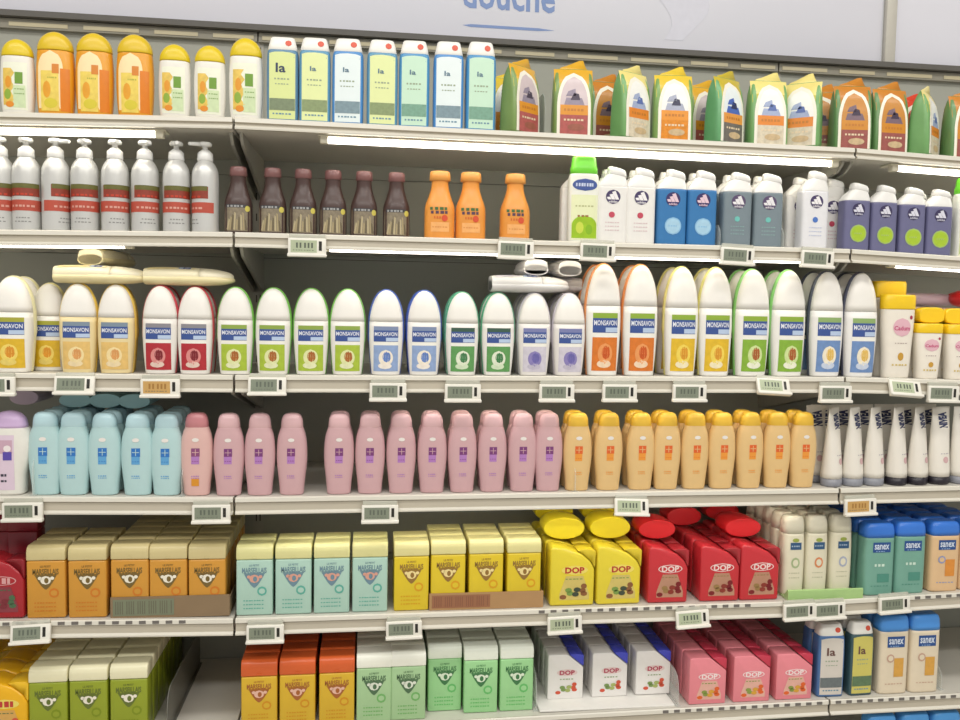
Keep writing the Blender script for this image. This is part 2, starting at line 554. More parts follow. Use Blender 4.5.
def pouch(key, face, low, mid, side, top, pic, dark):
    w, h, d = .086, .150, .05
    a = w/2
    P = [[0, a*.94, d*.5, 6], [.006, a, d*.5, 6], [h*.3, a, d*.49, 6], [h*.6, a*.99, d*.44, 5.5], [h*.78, a*.97, d*.34, 5], [h*.88, a*.93, d*.2, 4.5], [h*.94, a*.86, d*.09, 4], [h*.965, a*.78, d*.03, 4]]
    bm = MB().loft(P, M(side, .28, var=.14, scale=30))
    # sealed crest with an off-centre spout peak
    cr = MB().prism([(-a*.80, h*.935), (a*.80, h*.935), (a*.62, h*.985), (a*.50, h*1.09), (a*.30, h*1.085), (-a*.3, h*1.01), (-a*.6, h*.985)], -.0016, .0016, M(top, .3, var=.06), .0008, 1)
    L = Label(loft_surf(P))
    tm = M(top, .3, var=.08)
    L.shape(lambda z: -a*.97, lambda z: a*.97, h*.74, h*.955, tm, 0, 8)
    L.shape(lambda z: -a*.93, lambda z: a*.93, h*.62, h*.745, M('#c9c04a' if top != '#c9812a' else '#b8852c', .3), 0, 3)
    L.arch(0, a*.84, h*.02, h*.90, h*.42, M('#f4efdf', .3), 1)
    L.arch(0, a*.70, h*.02, h*.84, h*.40, M(face, .3, var=.08), 2)
    L.rect(-a*.69, a*.69, h*.02, h*.29, M(low, .3, var=.35, scale=120), 3)
    L.rect(-a*.69, a*.69, h*.29, h*.43, M(mid, .3, var=.1), 3)
    L.shape(lambda z: -a*.5+(z-h*.43)*.3, lambda z: a*.52-(z-h*.43)*.4, h*.43, h*.53, M(pic, .35, var=.2, scale=120), 3)
    L.quad([(-a*.18, h*.50), (a*.30, h*.50), (a*.22, h*.585), (-a*.02, h*.60)], M(dark, .4), 4)
    L.quad([(-a*.42, h*.55), (a*.1, h*.56), (a*.05, h*.66), (-a*.3, h*.62)], M(pic, .4, var=.25, scale=140), 4)
    L.scribble(-a*.5, a*.5, h*.36, M('#c27a28', .4), 6, .005, 4); L.scribble(-a*.5, a*.5, h*.22, M('#e6d2b0', .4), 6, .004, 4); L.ell(a*.1, h*.12, a*.42, h*.05, M('#9a5a48' if low[1] in 'ab' else '#c9b088', .4, var=.3, scale=120), 4)
    kind(key, 'refill_pouch', 'pouch', d, [('body', bm.mesh('body'), None, []), ('sealed_top', cr.mesh('sealed_top'), None, []), ('label', L.mesh(), None, [])], h*1.1)
pouch('pouch_red', '#d3c3c6', '#b05a55', '#dd9428', '#7d9a58', '#e0ab2c', '#958a9c', '#4a3f52')
pouch('pouch_orange', '#eef0ee', '#dd8a22', '#e6942a', '#7fa45c', '#e6c63c', '#aab0c4', '#3f4058')
pouch('pouch_white', '#f3f3ee', '#d8cdb5', '#e2872a', '#76a868', '#ecdc86', '#a3b0d0', '#5a70ae')
pouch('pouch_blue', '#e8f0f2', '#6f6a62', '#e39a45', '#6aa873', '#c9b432', '#4868b8', '#25305a')
pouch('pouch_dark', '#c98a3c', '#9c5750', '#d08a28', '#678f59', '#c9812a', '#7a6470', '#3f3248')
pouch('pouch_scarlet', '#d7452f', '#b8583a', '#d98b22', '#c83c2c', '#dc4428', '#8a5068', '#3f3248')

# pump bottle
def pump():
    r, h = .0265, .184
    alu = M('#d2d2cf', .34, metal=.35, var=.06, scale=30, stretch=(40, 40, 1))
    P = smooth_prof([(0, r*.96, r*.96, 2), (.004, r, r, 2), (h*.3, r, r, 2), (h*.62, r, r, 2), (h*.72, r*.86, r*.86, 2), (h*.79, r*.56, r*.56, 2), (h*.80, r*.54, r*.54, 2)])
    bm = MB().loft(P, alu)
    col = MB().loft([[h*.795, r*.56, r*.56, 2], [h*.80, r*.6, r*.6, 2], [h*.88, r*.56, r*.56, 2], [h*.915, r*.3, r*.3, 2]], M('#eeeeec', .3))
    hd = MB().loft([[h*.91, r*.2, r*.2, 2], [h*.955, r*.2, r*.2, 2], [h*.957, r*.48, r*.48, 2], [h*.985, r*.5, r*.5, 2], [h, r*.42, r*.42, 2]], M('#ecece9', .3))
    hd.tube((0, -r*.3, h*.975), (0, -r*1.35, h*.962), .0046, M('#ecece9', .3), 12, .0034)
    def wrap(mb, z0, z1, k0, k1, m, off):
        n = 14; vs = []; fs = []
        for j, z in enumerate((z0, z1)):
            for i in range(n+1):
                t = k0 + (k1-k0)*i/n
                vs.append((math.sin(t)*(r+off), -math.cos(t)*(r+off), z))
        fs = [(i, i+1, i+n+2, i+n+1) for i in range(n)]
        mb.faces(vs, fs, m)
    lb = MB()
    wrap(lb, h*.215, h*.33, -1.7, 1.7, M('#b8503f', .4, var=.1), .0005)
    wrap(lb, h*.37, h*.50, -1.1, 1.25, M('#8f3a2a', .45, var=.2, scale=150), .0005)
    wrap(lb, h*.455, h*.505, -1.05, 1.2, M('#66642f', .45, var=.2, scale=150), .0008)
    L = Label(loft_surf(P)); L.mb = lb
    L.scribble(-r*.8, r*.8, h*.265, M('#dba394', .5), 6, .004, 2); L.scribble(-r*.75, r*.75, h*.39, M('#c2412c', .5), 5, .004, 2)
    L.scribble(-r*.5, r*.5, h*.14, M('#8f8f8c', .5), 5, .002, 1); L.scribble(-r*.6, r*.6, h*.10, M('#8f8f8c', .5), 5, .002, 1)
    kind('pump', 'pump_bottle', 'bottle', 2*r, [('body', bm.mesh('body'), None, []), ('collar', col.mesh('collar'), None, []), ('pump_head', hd.mesh('pump_head'), None, []), ('label', L.mesh(), None, [])], h)
pump()

def flask(key, w, h, body, cap_c, lab, dark):
    a = w/2; d = a*.8
    P = smooth_prof([(0, a*.93, d*.93, 2.6), (.004, a, d, 2.6), (h*.25, a, d, 2.6), (h*.47, a*.98, d*.98, 2.5), (h*.62, a*.76, d*.78, 2.3), (h*.74, a*.60, d*.66, 2.1), (h*.82, a*.56, d*.64, 2), (h*.86, a*.56, d*.64, 2)])
    bm = MB().loft(P, M(body, .3, var=.08))
    k = .63 if dark else .7
    cap = MB().loft([[h*.855, a*.56, d*.64, 2], [h*.865, a*k, d*k*1.1, 2], [h*.93, a*k*.98, d*k*1.08, 2], [h*.985, a*k*.94, d*k, 2], [h, a*k*.84, d*k*.9, 2]], M(cap_c, .3))
    L = Label(loft_surf(P))
    if dark:
        L.rect(-a*.9, a*.9, h*.04, h*.40, M('#857a66', .5, var=.4, scale=170), 0)
        for i in range(9):
            L.quad([(-a*.75+i*a*.165, h*.06), (-a*.62+i*a*.165, h*.05), (-a*.5+i*a*.14, h*(.2+.1*((i*5) % 4)/3)), (-a*.6+i*a*.14, h*(.22+.1*((i*5) % 4)/3))], M(('#b8aa86', '#a59672', '#6b6048')[i % 3], .5), 1)
        L.rect(-a*.8, a*.65, h*.385, h*.43, M('#3a3a3e', .5), 1); L.scribble(-a*.7, a*.5, h*.405, M('#9fa0a0', .5), 5, .004, 2)
        L.ell(a*.72, h*.37, a*.16, h*.045, M('#cdc25a', .5), 2)
    else:
        L.scribble(-a*.66, a*.6, h*.44, M('#3f6a35', .5), 4, .006, 1); L.scribble(-a*.6, a*.62, h*.385, M('#5a3f52', .5), 4, .006, 1)
        L.ell(a*.3, h*.30, a*.2, h*.05, M('#d6502e', .5), 1); L.scribble(-a*.4, a*.1, h*.31, M('#d6702e', .5), 3, .005, 1)
        L.rect(-a*.6, a*.6, h*.1, h*.24, M('#f2b06a', .45, var=.15, scale=90), 0); L.scribble(-a*.5, a*.5, h*.17, M('#d98a45', .5), 6, .002, 1)
    kind(key, 'shower_gel_bottle', 'bottle', 2*d, [('body', bm.mesh('body'), None, []), ('cap', cap.mesh('cap'), None, []), ('label', L.mesh(), None, [])], h)
flask('brown', .0565, .138, '#473430', '#7d5654', None, True)
flask('orange', .064, .142, '#e89a44', '#eda552', None, False)

def greencap():
    w, h = .067, .184; a = w/2; d = .02
    P = smooth_prof([(0, a*.92, d*.9, 3.5), (.004, a*.98, d, 3.5), (h*.3, a, d, 3.5), (h*.6, a, d, 3.2), (h*.76, a*.95, d, 3), (h*.80, a*.86, d*.95, 2.8)])
    bm = MB().loft(P, M('#edeee4', .3))
    cap = MB().loft([[h*.795, a*.84, d*.97, 3], [h*.80, a*.88, d*1.0, 3], [h*.87, a*.86, d*.98, 3], [h*.885, a*.81, d*.94, 3], [h*.98, a*.76, d*.86, 3], [h, a*.68, d*.7, 3]], M('#74d63c', .3))
    L = Label(loft_surf(P))
    L.rect(-a*.85, a*.85, h*.03, h*.55, M('#e6ebc0', .4), 0); L.arch(0, a*.8, h*.05, h*.31, h*.2, M('#9ac21f', .4, var=.2, scale=60), 1)
    L.ell(-a*.3, h*.17, a*.25, h*.07, M('#c9d84a', .4), 2); L.ell(a*.3, h*.15, a*.22, h*.06, M('#86b61c', .4), 2)
    L.scribble(-a*.45, a*.3, h*.305, M('#9a6a3a', .4), 3, .004, 2); L.scribble(-a*.6, a*.6, h*.42, M('#b9bb86', .5), 6, .003, 1)
    L.ell(0, h*.665, a*.80, h*.07, M('#41589a', .4), 1); L.scribble(-a*.6, a*.6, h*.665, M('#c9d3ea', .4), 7, .007, 2)
    kind('greencap', 'shower_gel_bottle', 'bottle', 2*d, [('body', bm.mesh('body'), None, []), ('cap', cap.mesh('cap'), 'bright green cap', []), ('label', L.mesh(), None, [])], h)
greencap()

def sport(key, w, h, body, disc, emblem, tri, dot, dotr):
    a, d = w/2, .0195
    shoulder = [(h*.735, a*1.0, d, 4.5, 0, 0, 0), (h*.77, a*.965, d*.98, 4, a*.03, 0, -.02), (h*.83, a*.80, d*.9, 3.4, a*.16, 0, -.08), (h*.885, a*.60, d*.82, 3, a*.28, 0, -.14)]
    P = smooth_prof([(0, a*.92, d*.9, 5, 0, 0, 0), (.004, a, d, 5, 0, 0, 0), (h*.3, a, d, 5, 0, 0, 0), (h*.6, a, d, 5, 0, 0, 0), (h*.735, a, d, 4.5, 0, 0, 0)])
    bm = MB().loft(P, M(body, .28, var=.05))
    wc = M('#e8e7e4', .32)
    sh = MB().loft(smooth_prof(shoulder), wc)
    cap = MB().loft([[h*.88, a*.56, d*.8, 2.8, a*.28, 0, -.16], [h*.89, a*.64, d*.86, 2.8, a*.32, 0, -.2], [h*.945, a*.61, d*.84, 2.8, a*.33, 0, -.24], [h*.975, a*.55, d*.74, 2.8, a*.31, 0, -.24], [h*.982, a*.46, d*.6, 2.8, a*.30, 0, -.24]], wc)
    L = Label(loft_surf(P))
    ez = h*.60; er = a*.46
    if emblem: L.ell(-a*.02, ez, er*1.05, er*1.0, M(emblem, .4), 1, 12)
    tm = M(tri, .4)
    for i in range(3):                       # three slanted bars rising to the right
        x0 = -er*.80 + i*er*.56; hh = er*(.38 + .42*i); zb = ez - er*.38
        L.quad([(x0, zb), (x0+er*.50, zb), (x0+er*.50-hh*.45, zb+hh), (x0-hh*.45, zb+hh*.86)], tm, 2)
    L.text('adidas', -a*.02, ez-er*.66, er*1.25, er*.32, tm, 2, .015)
    L2 = Label(loft_surf(P))
    if dotr > .3:
        L2.ell(a*.02, h*.25, a*dotr*1.12, a*dotr*1.12, M(disc, .4), 1, 14); L2.ell(a*.02, h*.25, a*dotr*.95, a*dotr*.95, M(dot, .4, var=.18, scale=80), 2, 14)
        L2.scribble(-a*.3, a*.35, h*.25, M(disc, .5), 4, .003, 3)
    else:
        L2.ell(-a*.08, h*.37, a*dotr, a*dotr, M(dot, .4), 1)
        for q in (.27, .22, .17): L2.scribble(-a*.5, a*.45, h*q, M(disc, .5), 6, .002, 1)
    kind(key, 'shower_gel_bottle', 'bottle', 2*d, [('body', bm.mesh('body'), None, []), ('shoulder', sh.mesh('shoulder'), None, []), ('cap', cap.mesh('cap'), 'white slanted cap', []), ('logo', L.mesh('logo'), None, []), ('label', L2.mesh(), None, [])], h)
sport('sport_white', .066, .165, '#eceae6', '#d9bfc4', '#453a63', '#f0eef0', '#c24a5e', .2)
sport('sport_bluedot', .064, .173, '#e6e6ea', '#bfc6de', '#453a63', '#f0eef0', '#4e78c4', .2)
sport('sport_blue', .067, .164, '#3a7ab4', '#8fc0e2', '#3a2f66', '#e6c9d6', '#a9d0e8', .5)
sport('sport_teal', .067, .163, '#7c8a92', '#8fb0b0', '#5a4a6c', '#e8e6ea', '#6fc0b8', .18)
sport('sport_purple', .063, .151, '#6d6d90', '#a9c46a', '#3a3358', '#d9d9e6', '#a9c832', .56)

def dome_bottle(key, w, h, body, rear, strip, pic, blobs, lab_h=.53, lab_c='#f1efe6', pale=None):
    a, d = w/2, w*.29
    k = [(0, a*.80, d*.85, 2.8), (.004, a*.84, d*.92, 2.8), (h*.2, a*.93, d, 2.7), (h*.42, a, d, 2.6), (h*.56, a*.995, d, 2.5)]
    t0 = .56; steps = 10
    for i in range(1, steps + 1):
        u = i/steps * (PI/2) * .985
        k.append((h*(t0 + (1-t0)*math.sin(u)), a*max(.06, math.cos(u))**.92, d*max(.1, math.cos(u))**.8, 2.3))
    P = smooth_prof(k[:5], 4)[:-1] + [list(x) for x in k[4:]]
    sp = next(i for i, r in enumerate(P) if r[0] >= h*.62)
    bm = MB().loft(P[:sp+1], M(body, .3, var=.02))
    cap = MB().loft([[P[sp][0]+.0004] + list(P[sp][1:])] + [list(r) for r in P[sp+1:]], M('#efece6' if pale is None else pale, .3, var=.02))
    SH = [[r[0]*1.014 if r[0] > h*.6 else r[0], r[1]*(1.07 if r[0] > h*.4 else 1.03)+.0006, r[2]*.72, 2.2, 0, d*.34] for r in P]
    sh = MB().loft(SH, M(rear, .3, var=.05))
    L = Label(loft_surf(P))
    x0, x1 = -a*.72, a*.72
    z0 = h*.045; z1 = h*lab_h + z0
    H = z1 - z0
    L.rect(x0, x1, z0, z1, M(lab_c, .4), 0, 10)
    L.rect(x0, x1, z1-H*.09, z1, M(strip, .4), 1, 2)
    L.rect(x0, x1, z1-H*.34, z1-H*.09, M('#3a5496', .4), 1, 3)
    L.text('MONSAVON', 0, z1-H*.17, (x1-x0)*.92, H*.09, M('#e6e9f2', .4), 3, .02)
    L.shape(lambda z: 0, lambda z: x1, z1-H*.33, z1-H*.25, M('#b9cbe6', .4), 2, 3)
    L.rect(x0, x1, z0, z1-H*.42, M(pic, .4, var=.2, scale=90), 1, 6)
    for bx, bz, rx, rz, c in blobs:
        L.ell(bx*a, z0 + bz*H, rx*a, rz*H, M(c, .4, var=.15, scale=120), 2)
    kind(key, 'shower_gel_bottle', 'bottle', 2.12*d, [('body', bm.mesh('body'), None, []), ('cap', cap.mesh('cap'), None, []), ('back_shell', sh.mesh('back_shell'), None, []), ('label', L.mesh(), None, [])], h)
fr = lambda c1, c2, c3: [(0, .3, .42, .18, c1), (.05, .32, .24, .12, c2), (-.05, .12, .4, .07, c3)]
dome_bottle('dome_yellow', .070, .178, '#efece3', '#e8dfa0', '#a8a83c', '#dcb42a', fr('#efd56a', '#e0972a', '#e6cf70'))
dome_bottle('dome_yellow_wide', .078, .190, '#efece3', '#e6e0b4', '#a8a83c', '#dcb42a', fr('#efd56a', '#d9902a', '#e6cf70'))
dome_bottle('dome_cream', .071, .179, '#ead7a4', '#e6c660', '#7f90a0', '#e2bd72', fr('#efd9a0', '#d99a5a', '#ecd8ae'), lab_c='#e6d3a0')
dome_bottle('dome_red', .069, .178, '#ece8e2', '#c9505a', '#8c8a90', '#b02c36', fr('#d88a86', '#7a1c26', '#e3c9bc'))
dome_bottle('dome_green', .071, .178, '#ece9e2', '#7fc45a', '#8fa84a', '#a8bf3c', fr('#dfe3a8', '#a8632a', '#e3e6bc'))
dome_bottle('dome_blue', .071, .178, '#ece9e4', '#4a68c0', '#7f8fb0', '#8fa6cf', fr('#f0e6d6', '#5f7fc0', '#efe6dc'))
dome_bottle('dome_deepgreen', .070, .176, '#ece9e4', '#5fae8a', '#3a5a4a', '#5f9a58', fr('#dfe6d0', '#3a7a48', '#cfe0c0'))
dome_bottle('dome_lilac', .070, .177, '#e8e4e0', '#c9c4cc', '#7a7fae', '#cfcad6', fr('#8a80b8', '#6a64a8', '#c0bacb'))
dome_bottle('dome_pale', .062, .176, '#efe6c4', '#ecdfae', '#e6dcae', '#e9d9a0', fr('#efe2b0', '#e6cf9a', '#ece0b8'), lab_c='#eee2b8', pale='#f0e8cc')
dome_bottle('dome_plain', .062, .174, '#e6e4e2', '#dddbda', '#9aa0c0', '#d6d2da', fr('#b0aacb', '#8f8ab8', '#c9c4d2'))
dome_bottle('tall_orange', .077, .242, '#f1efe9', '#e2955a', '#8fae3c', '#d9782a', fr('#e89a5a', '#c8551c', '#f0d6b8'), .52)
dome_bottle('tall_yellow', .075, .239, '#f1efe9', '#dfd88a', '#8fae3c', '#e0b82c', fr('#efd45a', '#d9962a', '#f2e6c0'), .52)
dome_bottle('tall_green', .079, .237, '#f1efe9', '#8fd07a', '#8fae3c', '#86b03a', fr('#cfe09a', '#a85a2a', '#eef0d8'), .52)
dome_bottle('tall_blue', .077, .236, '#efedea', '#55586a', '#8fae6c', '#6f8fc0', fr('#f0e6cf', '#e0b85a', '#c9d3e6'), .52)

def waist(key, w, h, body, cap_c, emb, sub, dot=None, alpha=1):
    a, d = w/2, w*.29
    P = smooth_prof([(0, a*.74, d*.8, 2.8), (.004, a*.79, d*.88, 2.8), (h*.15, a*.85, d*.96, 2.7), (h*.38, a*.985, d, 2.6), (h*.55, a, d, 2.5), (h*.70, a*.93, d*.98, 2.5), (h*.79, a*.80, d*.92, 2.4), (h*.83, a*.72, d*.88, 2.4)])
    bm = MB().loft(P, M(body, .3, var=.04))
    cap = MB().loft([[h*.825, a*.70, d*.86, 2.5], [h*.832, a*.73, d*.9, 2.5], [h*.90, a*.70, d*.88, 2.5]] + [[h*.94, a*.66, d*.85, 2.5], [h*.972, a*.58, d*.76, 2.5], [h*.992, a*.44, d*.6, 2.5], [h, a*.26, d*.4, 2.5]], M(cap_c, .28, var=.03))
    L = Label(loft_surf(P))
    em = M(emb, .4)
    e = a*.26; cz = h*.53
    L.rect(-e, e, cz-e, cz+e, em, 1, 2, 4)
    lt = M(body, .4)
    L.rect(-e*.08, e*.08, cz-e*.8, cz+e*.8, lt, 2, 1, 1); L.rect(-e*.8, e*.8, cz-e*.08, cz+e*.08, lt, 2, 1, 2)
    sm = M(sub, .45)
    L.rect(-e*1.0, e*.9, cz-e*2.9, cz-e*.95, sm, 0, 2, 4); L.scribble(-e*.8, e*.8, cz-e*2.2, em, 3, .0012, 1)
    L2 = Label(loft_surf(P)); L2.scribble(-e*1.0, e*1.0, h*.24, sm, 4, .0022, 1); L2.scribble(-e*1.0, e*1.0, h*.215, sm, 5, .0016, 1)
    L3 = Label(loft_surf(P)); L3.ell(0, h*.68, e*.8, e*.5, M('#e9e4df', .4), 1)  # pale oval highlight painted onto the upper body
    extra = [('small_print', L2.mesh('small_print'), None, []), ('pale_highlight', L3.mesh('pale_highlight'), None, [])]
    if dot:
        L4 = Label(loft_surf(P)); L4.rect(-e*1.0, e*.8, h*.12, h*.21, M(dot, .4), 1, 2, 4)
        extra.append(('orange_patch', L4.mesh('orange_patch'), None, []))
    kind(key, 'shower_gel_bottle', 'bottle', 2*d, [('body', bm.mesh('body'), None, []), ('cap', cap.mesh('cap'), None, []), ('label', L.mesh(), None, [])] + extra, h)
waist('waist_blue', .066, .168, '#b5d4d5', '#bfe0e8', '#2f74c0', '#5fa3d6')
waist('waist_pink', .063, .171, '#cfa8ac', '#e0b8bc', '#7a3a78', '#b27cc0')
waist('waist_pink_orange', .065, .171, '#dcb4ae', '#c8848a', '#8a4a7a', '#b27cc0', '#d9922a')
waist('waist_orange', .064, .171, '#e2bf85', '#f0c244', '#e0642a', '#eb9a3a')

def lilac():
    w, h = .092, .168; a, d = w/2, .024
    P = smooth_prof([(0, a*.62, d*.85, 3), (.004, a*.66, d*.95, 3), (h*.25, a*.72, d, 3), (h*.45, a*.92, d, 3), (h*.6, a, d, 2.8), (h*.75, a*.9, d*.95, 2.6), (h*.80, a*.8, d*.9, 2.6)])
    bm = MB().loft(P, M('#e6e4dc', .3))
    cap = MB().loft([[h*.798, a*.74, d*.9, 2.5], [h*.84, a*.74, d*.9, 2.5]] + dome(h*.85, h, a*.72, d*.88, 2.5, 6, .3), M('#d9bce6', .3))
    L = Label(loft_surf(P))
    L.rect(-a*.6, a*.35, h*.06, h*.72, M('#ddc9da', .4), 0, 8); L.rect(-a*.5, a*.28, h*.5, h*.66, M('#c9a6b8', .4), 1)
    L.rect(-a*.1, a*.26, h*.42, h*.52, M('#5a4aa8', .4), 2); L.ell(a*.08, h*.56, a*.15, h*.04, M('#efe6e6', .4), 2)
    L.scribble(-a*.5, a*.1, h*.24, M('#3a3a48', .4), 4, .005, 2); L.scribble(-a*.5, a*.1, h*.17, M('#3a3a48', .4), 4, .004, 2)
    kind('lilac', 'shower_gel_bottle', 'bottle', 2*d, [('body', bm.mesh('body'), None, []), ('cap', cap.mesh('cap'), 'lilac domed cap', []), ('label', L.mesh(), None, [])], h)
lilac()

def tube_kind(key, base_c):
    h = .180; a = .0255
    P = [[.018, a, a*.9, 2.2], [.03, a, a*.9, 2.2], [h*.4, a*1.0, a*.72, 2.2], [h*.7, a*1.03, a*.46, 2.3], [h*.9, a*1.05, a*.14, 3], [h*.955, a*1.06, a*.05, 4], [h, a*1.06, a*.05, 4]]
    bm = MB().loft(P, M('#ebe6dc', .32, var=.02))
    cap = MB().loft([[0, a*.93, a*.86, 2.2], [.002, a*.97, a*.9, 2.2], [.0175, a*.98, a*.9, 2.2]], M(base_c, .35))
    L = Label(loft_surf(P))
    navy = M('#2b3560', .4)
    L.text('NIVEA', 0, h*.83, h*.2, a*1.05, navy, 1, .06, turn=1)
    L2 = Label(loft_surf(P)); L2.scribble(-a*.5, a*.5, h*.40, M('#b9b3b8', .5), 4, .002, 1); L2.ell(0, h*.32, a*.3, a*.3, M('#d3aeb0', .5), 1)
    kind(key, 'cream_tube', 'tube', 2*a, [('body', bm.mesh('body'), None, []), ('cap', cap.mesh('cap'), None, []), ('lettering', L.mesh('lettering'), None, []), ('label', L2.mesh(), None, [])], h)
tube_kind('tube_grey', '#8d8f98'); tube_kind('tube_black', '#26222c')

def block(key, body, cap_c, ink, seal, w=.0745, h=.149, d=.046, cap_h=.205, emblem='#efe9d8', lettered=True):
    a = w/2
    zc = h*(1-cap_h)
    bm = MB().box(-a, a, -d/2, d/2, 0, zc, M(body, .3, var=.05, scale=30), .0035, 3)
    cap = MB().prism_x([(-d/2-.0003, zc+.0006), (d/2+.0003, zc+.0006), (d/2+.0003, h), (-d/2+d*.2, h), (-d/2+d*.05, h-.005), (-d/2-.0003, h-.013)], -a-.0003, a+.0003, M(cap_c, .3, var=.03), .0025, 3)
    nt = Label(flat_surf(-d/2-.0008))
    nt.ell(0, zc+.006, a*.16, .0026, M(cap_c, .2), 0)
    L = Label(flat_surf(-d/2))
    im = M(ink, .45)
    if lettered:
        L.text('LE PETIT', 0, zc*.905, a*.55, zc*.035, im, 1, .01)
        L.text('MARSEILLAIS', 0, zc*.815, a*1.35, zc*.10, im, 1, .02)
        L.quad([(-a*.55, zc*.75), (a*.55, zc*.75), (a*.62, zc*.765), (-a*.62, zc*.765)], im, 1)
        L.shape(lambda z: -a*.56*((z-zc*.50)/(zc*.25))**.7, lambda z: a*.56*((z-zc*.50)/(zc*.25))**.7, zc*.505, zc*.745, im, 1, 8, 6)
        L.ell(0, zc*.665, a*.27, zc*.075, M(emblem, .4), 2); L.ell(a*.04, zc*.66, a*.11, zc*.05, M(ink, .4), 3)
        L.ell(-a*.3, zc*.70, a*.1, zc*.03, M(emblem, .4), 2); L.ell(a*.34, zc*.70, a*.1, zc*.03, M(emblem, .4), 2)
    L.ell(a*.42, zc*.44, a*.26, zc*.085, M(seal, .4), 1); L.ell(a*.42, zc*.44, a*.17, zc*.05, M(body, .4), 2)
    for q in (.27, .20, .13): L.scribble(-a*.6, a*.55, zc*q, M(seal, .5), 8, .0022, 1)
    kind(key, 'shower_cream_bottle', 'bottle', d, [('body', bm.mesh('body'), None, []), ('cap', cap.mesh('cap'), None, [('thumb_notch', nt.mesh('thumb_notch'))]), ('label', L.mesh(), None, [])], h)
block('block_orange', '#cf9438', '#d3c490', '#75602f', '#cf7a24')
block('block_mint', '#aecfc1', '#dfdb9c', '#6d8c9c', '#5fae9e', emblem='#d9a08e')
block('block_yellow', '#dfc42c', '#e4dc9c', '#957034', '#dca018', emblem='#f0dc9a')
block('block_green', '#929f2a', '#ece7c4', '#65722f', '#7f9018')
block('block_fire', '#d8b030', '#d8622e', '#a8622e', '#d2901c', h=.146, cap_h=.235, emblem='#e6b9a4')
block('block_palegreen', '#a7cb99', '#f6f7ea', '#4f7050', '#74b468', emblem='#dfe6d6')
block('block_vividgreen', '#9fd697', '#f0f6e8', '#3f7a4a', '#68bf6c', emblem='#dfeed6')
block('block_crimson', '#8a1f2c', '#8a1f2c', '#5a1020', '#7a1826', w=.062, h=.185, lettered=False)

def wedge(key, w, h, d, body, cap_c, ink, plate, fruit1, fruit2, leaf, soft, word='DOP', style='r'):
    a = w/2
    if soft:
        poly = [(-a, 0), (a*.97, 0), (a*.98, h*.60), (a*.80, h*.73), (a*.4, h*.86), (-a*.3, h*.955), (-a*.8, h*.99), (-a, h*.96)]
        cp = [(a*.985, h*.62), (a*1.0, h*.64), (a*1.02, h*.90), (a*.9, h*.93), (a*.5, h*.935), (a*.2, h*.915), (a*.43, h*.868), (a*.82, h*.742)]
    else:
        poly = [(-a, 0), (a*.99, 0), (a, h*.71), (a*.2, h*.97), (a*.05, h), (-a*.94, h), (-a, h*.97)]
        cp = [(a*1.0, h*.725), (a*1.03, h*.75), (a*1.03, h*.97), (a*.6, h*1.0), (a*.23, h*.985)]
    bev = .009 if soft else .006
    bm = MB().prism(poly, -d/2, d/2, M(body, .28, var=.04), bev, 3)
    cap = MB().prism(cp, -d*.46, d*.46, M(cap_c, .28, var=.04), .003, 2)
    L = Label(flat_surf(-d/2))
    cx = a*.08
    im = M(ink, .4)
    if plate: L.shape(lambda z: cx-a*.66+max(0, z-h*.2)*.35, lambda z: cx+a*.66-max(0, z-h*.2)*.35, h*.10, h*.50, M(plate, .45, var=.12, scale=60), 0)
    if style == 'w':
        L.ell(cx, h*.597, a*.60, h*.075, im, 0, 10, 8); L.ell(cx, h*.597, a*.55, h*.062, M(body, .3), 1, 10, 8)
    else:
        L.ell(cx, h*.597, a*.58, h*.078, M('#e9d3cf' if not soft else '#efdc6a', .4), 0, 10, 8)
    if word: L.text(word, cx, h*.597, a*.86, h*.105, im, 2, .035)
    else: L.scribble(cx-a*.45, cx+a*.45, h*.597, im, 4, .012, 2)
    for i in range(7):
        x = cx - a*.5 + (i*31 % 100)/100*a; z = h*(.15 + (i*47 % 100)/100*.13)
        L.ell(x, z, a*.15, h*.04, M((fruit1, leaf, fruit2)[i % 3], .4), 1 + i % 3)
    L.ell(cx+a*.42, h*.33, a*.13, h*.045, M(fruit1, .4), 3)
    L.scribble(cx-a*.4, cx+a*.4, h*.45, M(leaf, .5), 5, .002, 1)
    kind(key, 'shower_gel_bottle', 'bottle', d, [('body', bm.mesh('body'), None, []), ('cap', cap.mesh('cap'), None, []), ('label', L.mesh(), None, [])], h)
wedge('wedge_yellow', .101, .134, .055, '#e6d23a', '#e0c832', '#b8322c', '#d3bf6c', '#8a5a34', '#3f4a3a', '#7a9a4a', True)
wedge('wedge_red', .093, .130, .055, '#c8323a', '#a82a32', '#efd6d2', '#b98a70', '#7a1a20', '#8a3428', '#9a7a4a', True, 'DOP', 'w')
wedge('wedge_white', .082, .103, .048, '#efece8', '#474fc4', '#b8405a', None, '#d2553a', '#a8b46a', '#7f9a58', False)
wedge('wedge_pink', .087, .107, .048, '#e98a94', '#c43a50', '#f6e6e4', '#e3b0a0', '#e0642a', '#d8a03a', '#8a9a4a', False, 'DOP', 'w')
wedge('wedge_gold', .098, .130, .055, '#edb41c', '#eec02a', '#c03c34', '#d8a85a', '#d2553a', '#8a6a3a', '#6a7a4a', True, '')
wedge('wedge_crimson', .092, .130, .055, '#a8242e', '#8a1c26', '#d8a0a0', '#8a3a44', '#4a6a4a', '#7a2a34', '#4a6a4a', True, '', 'w')

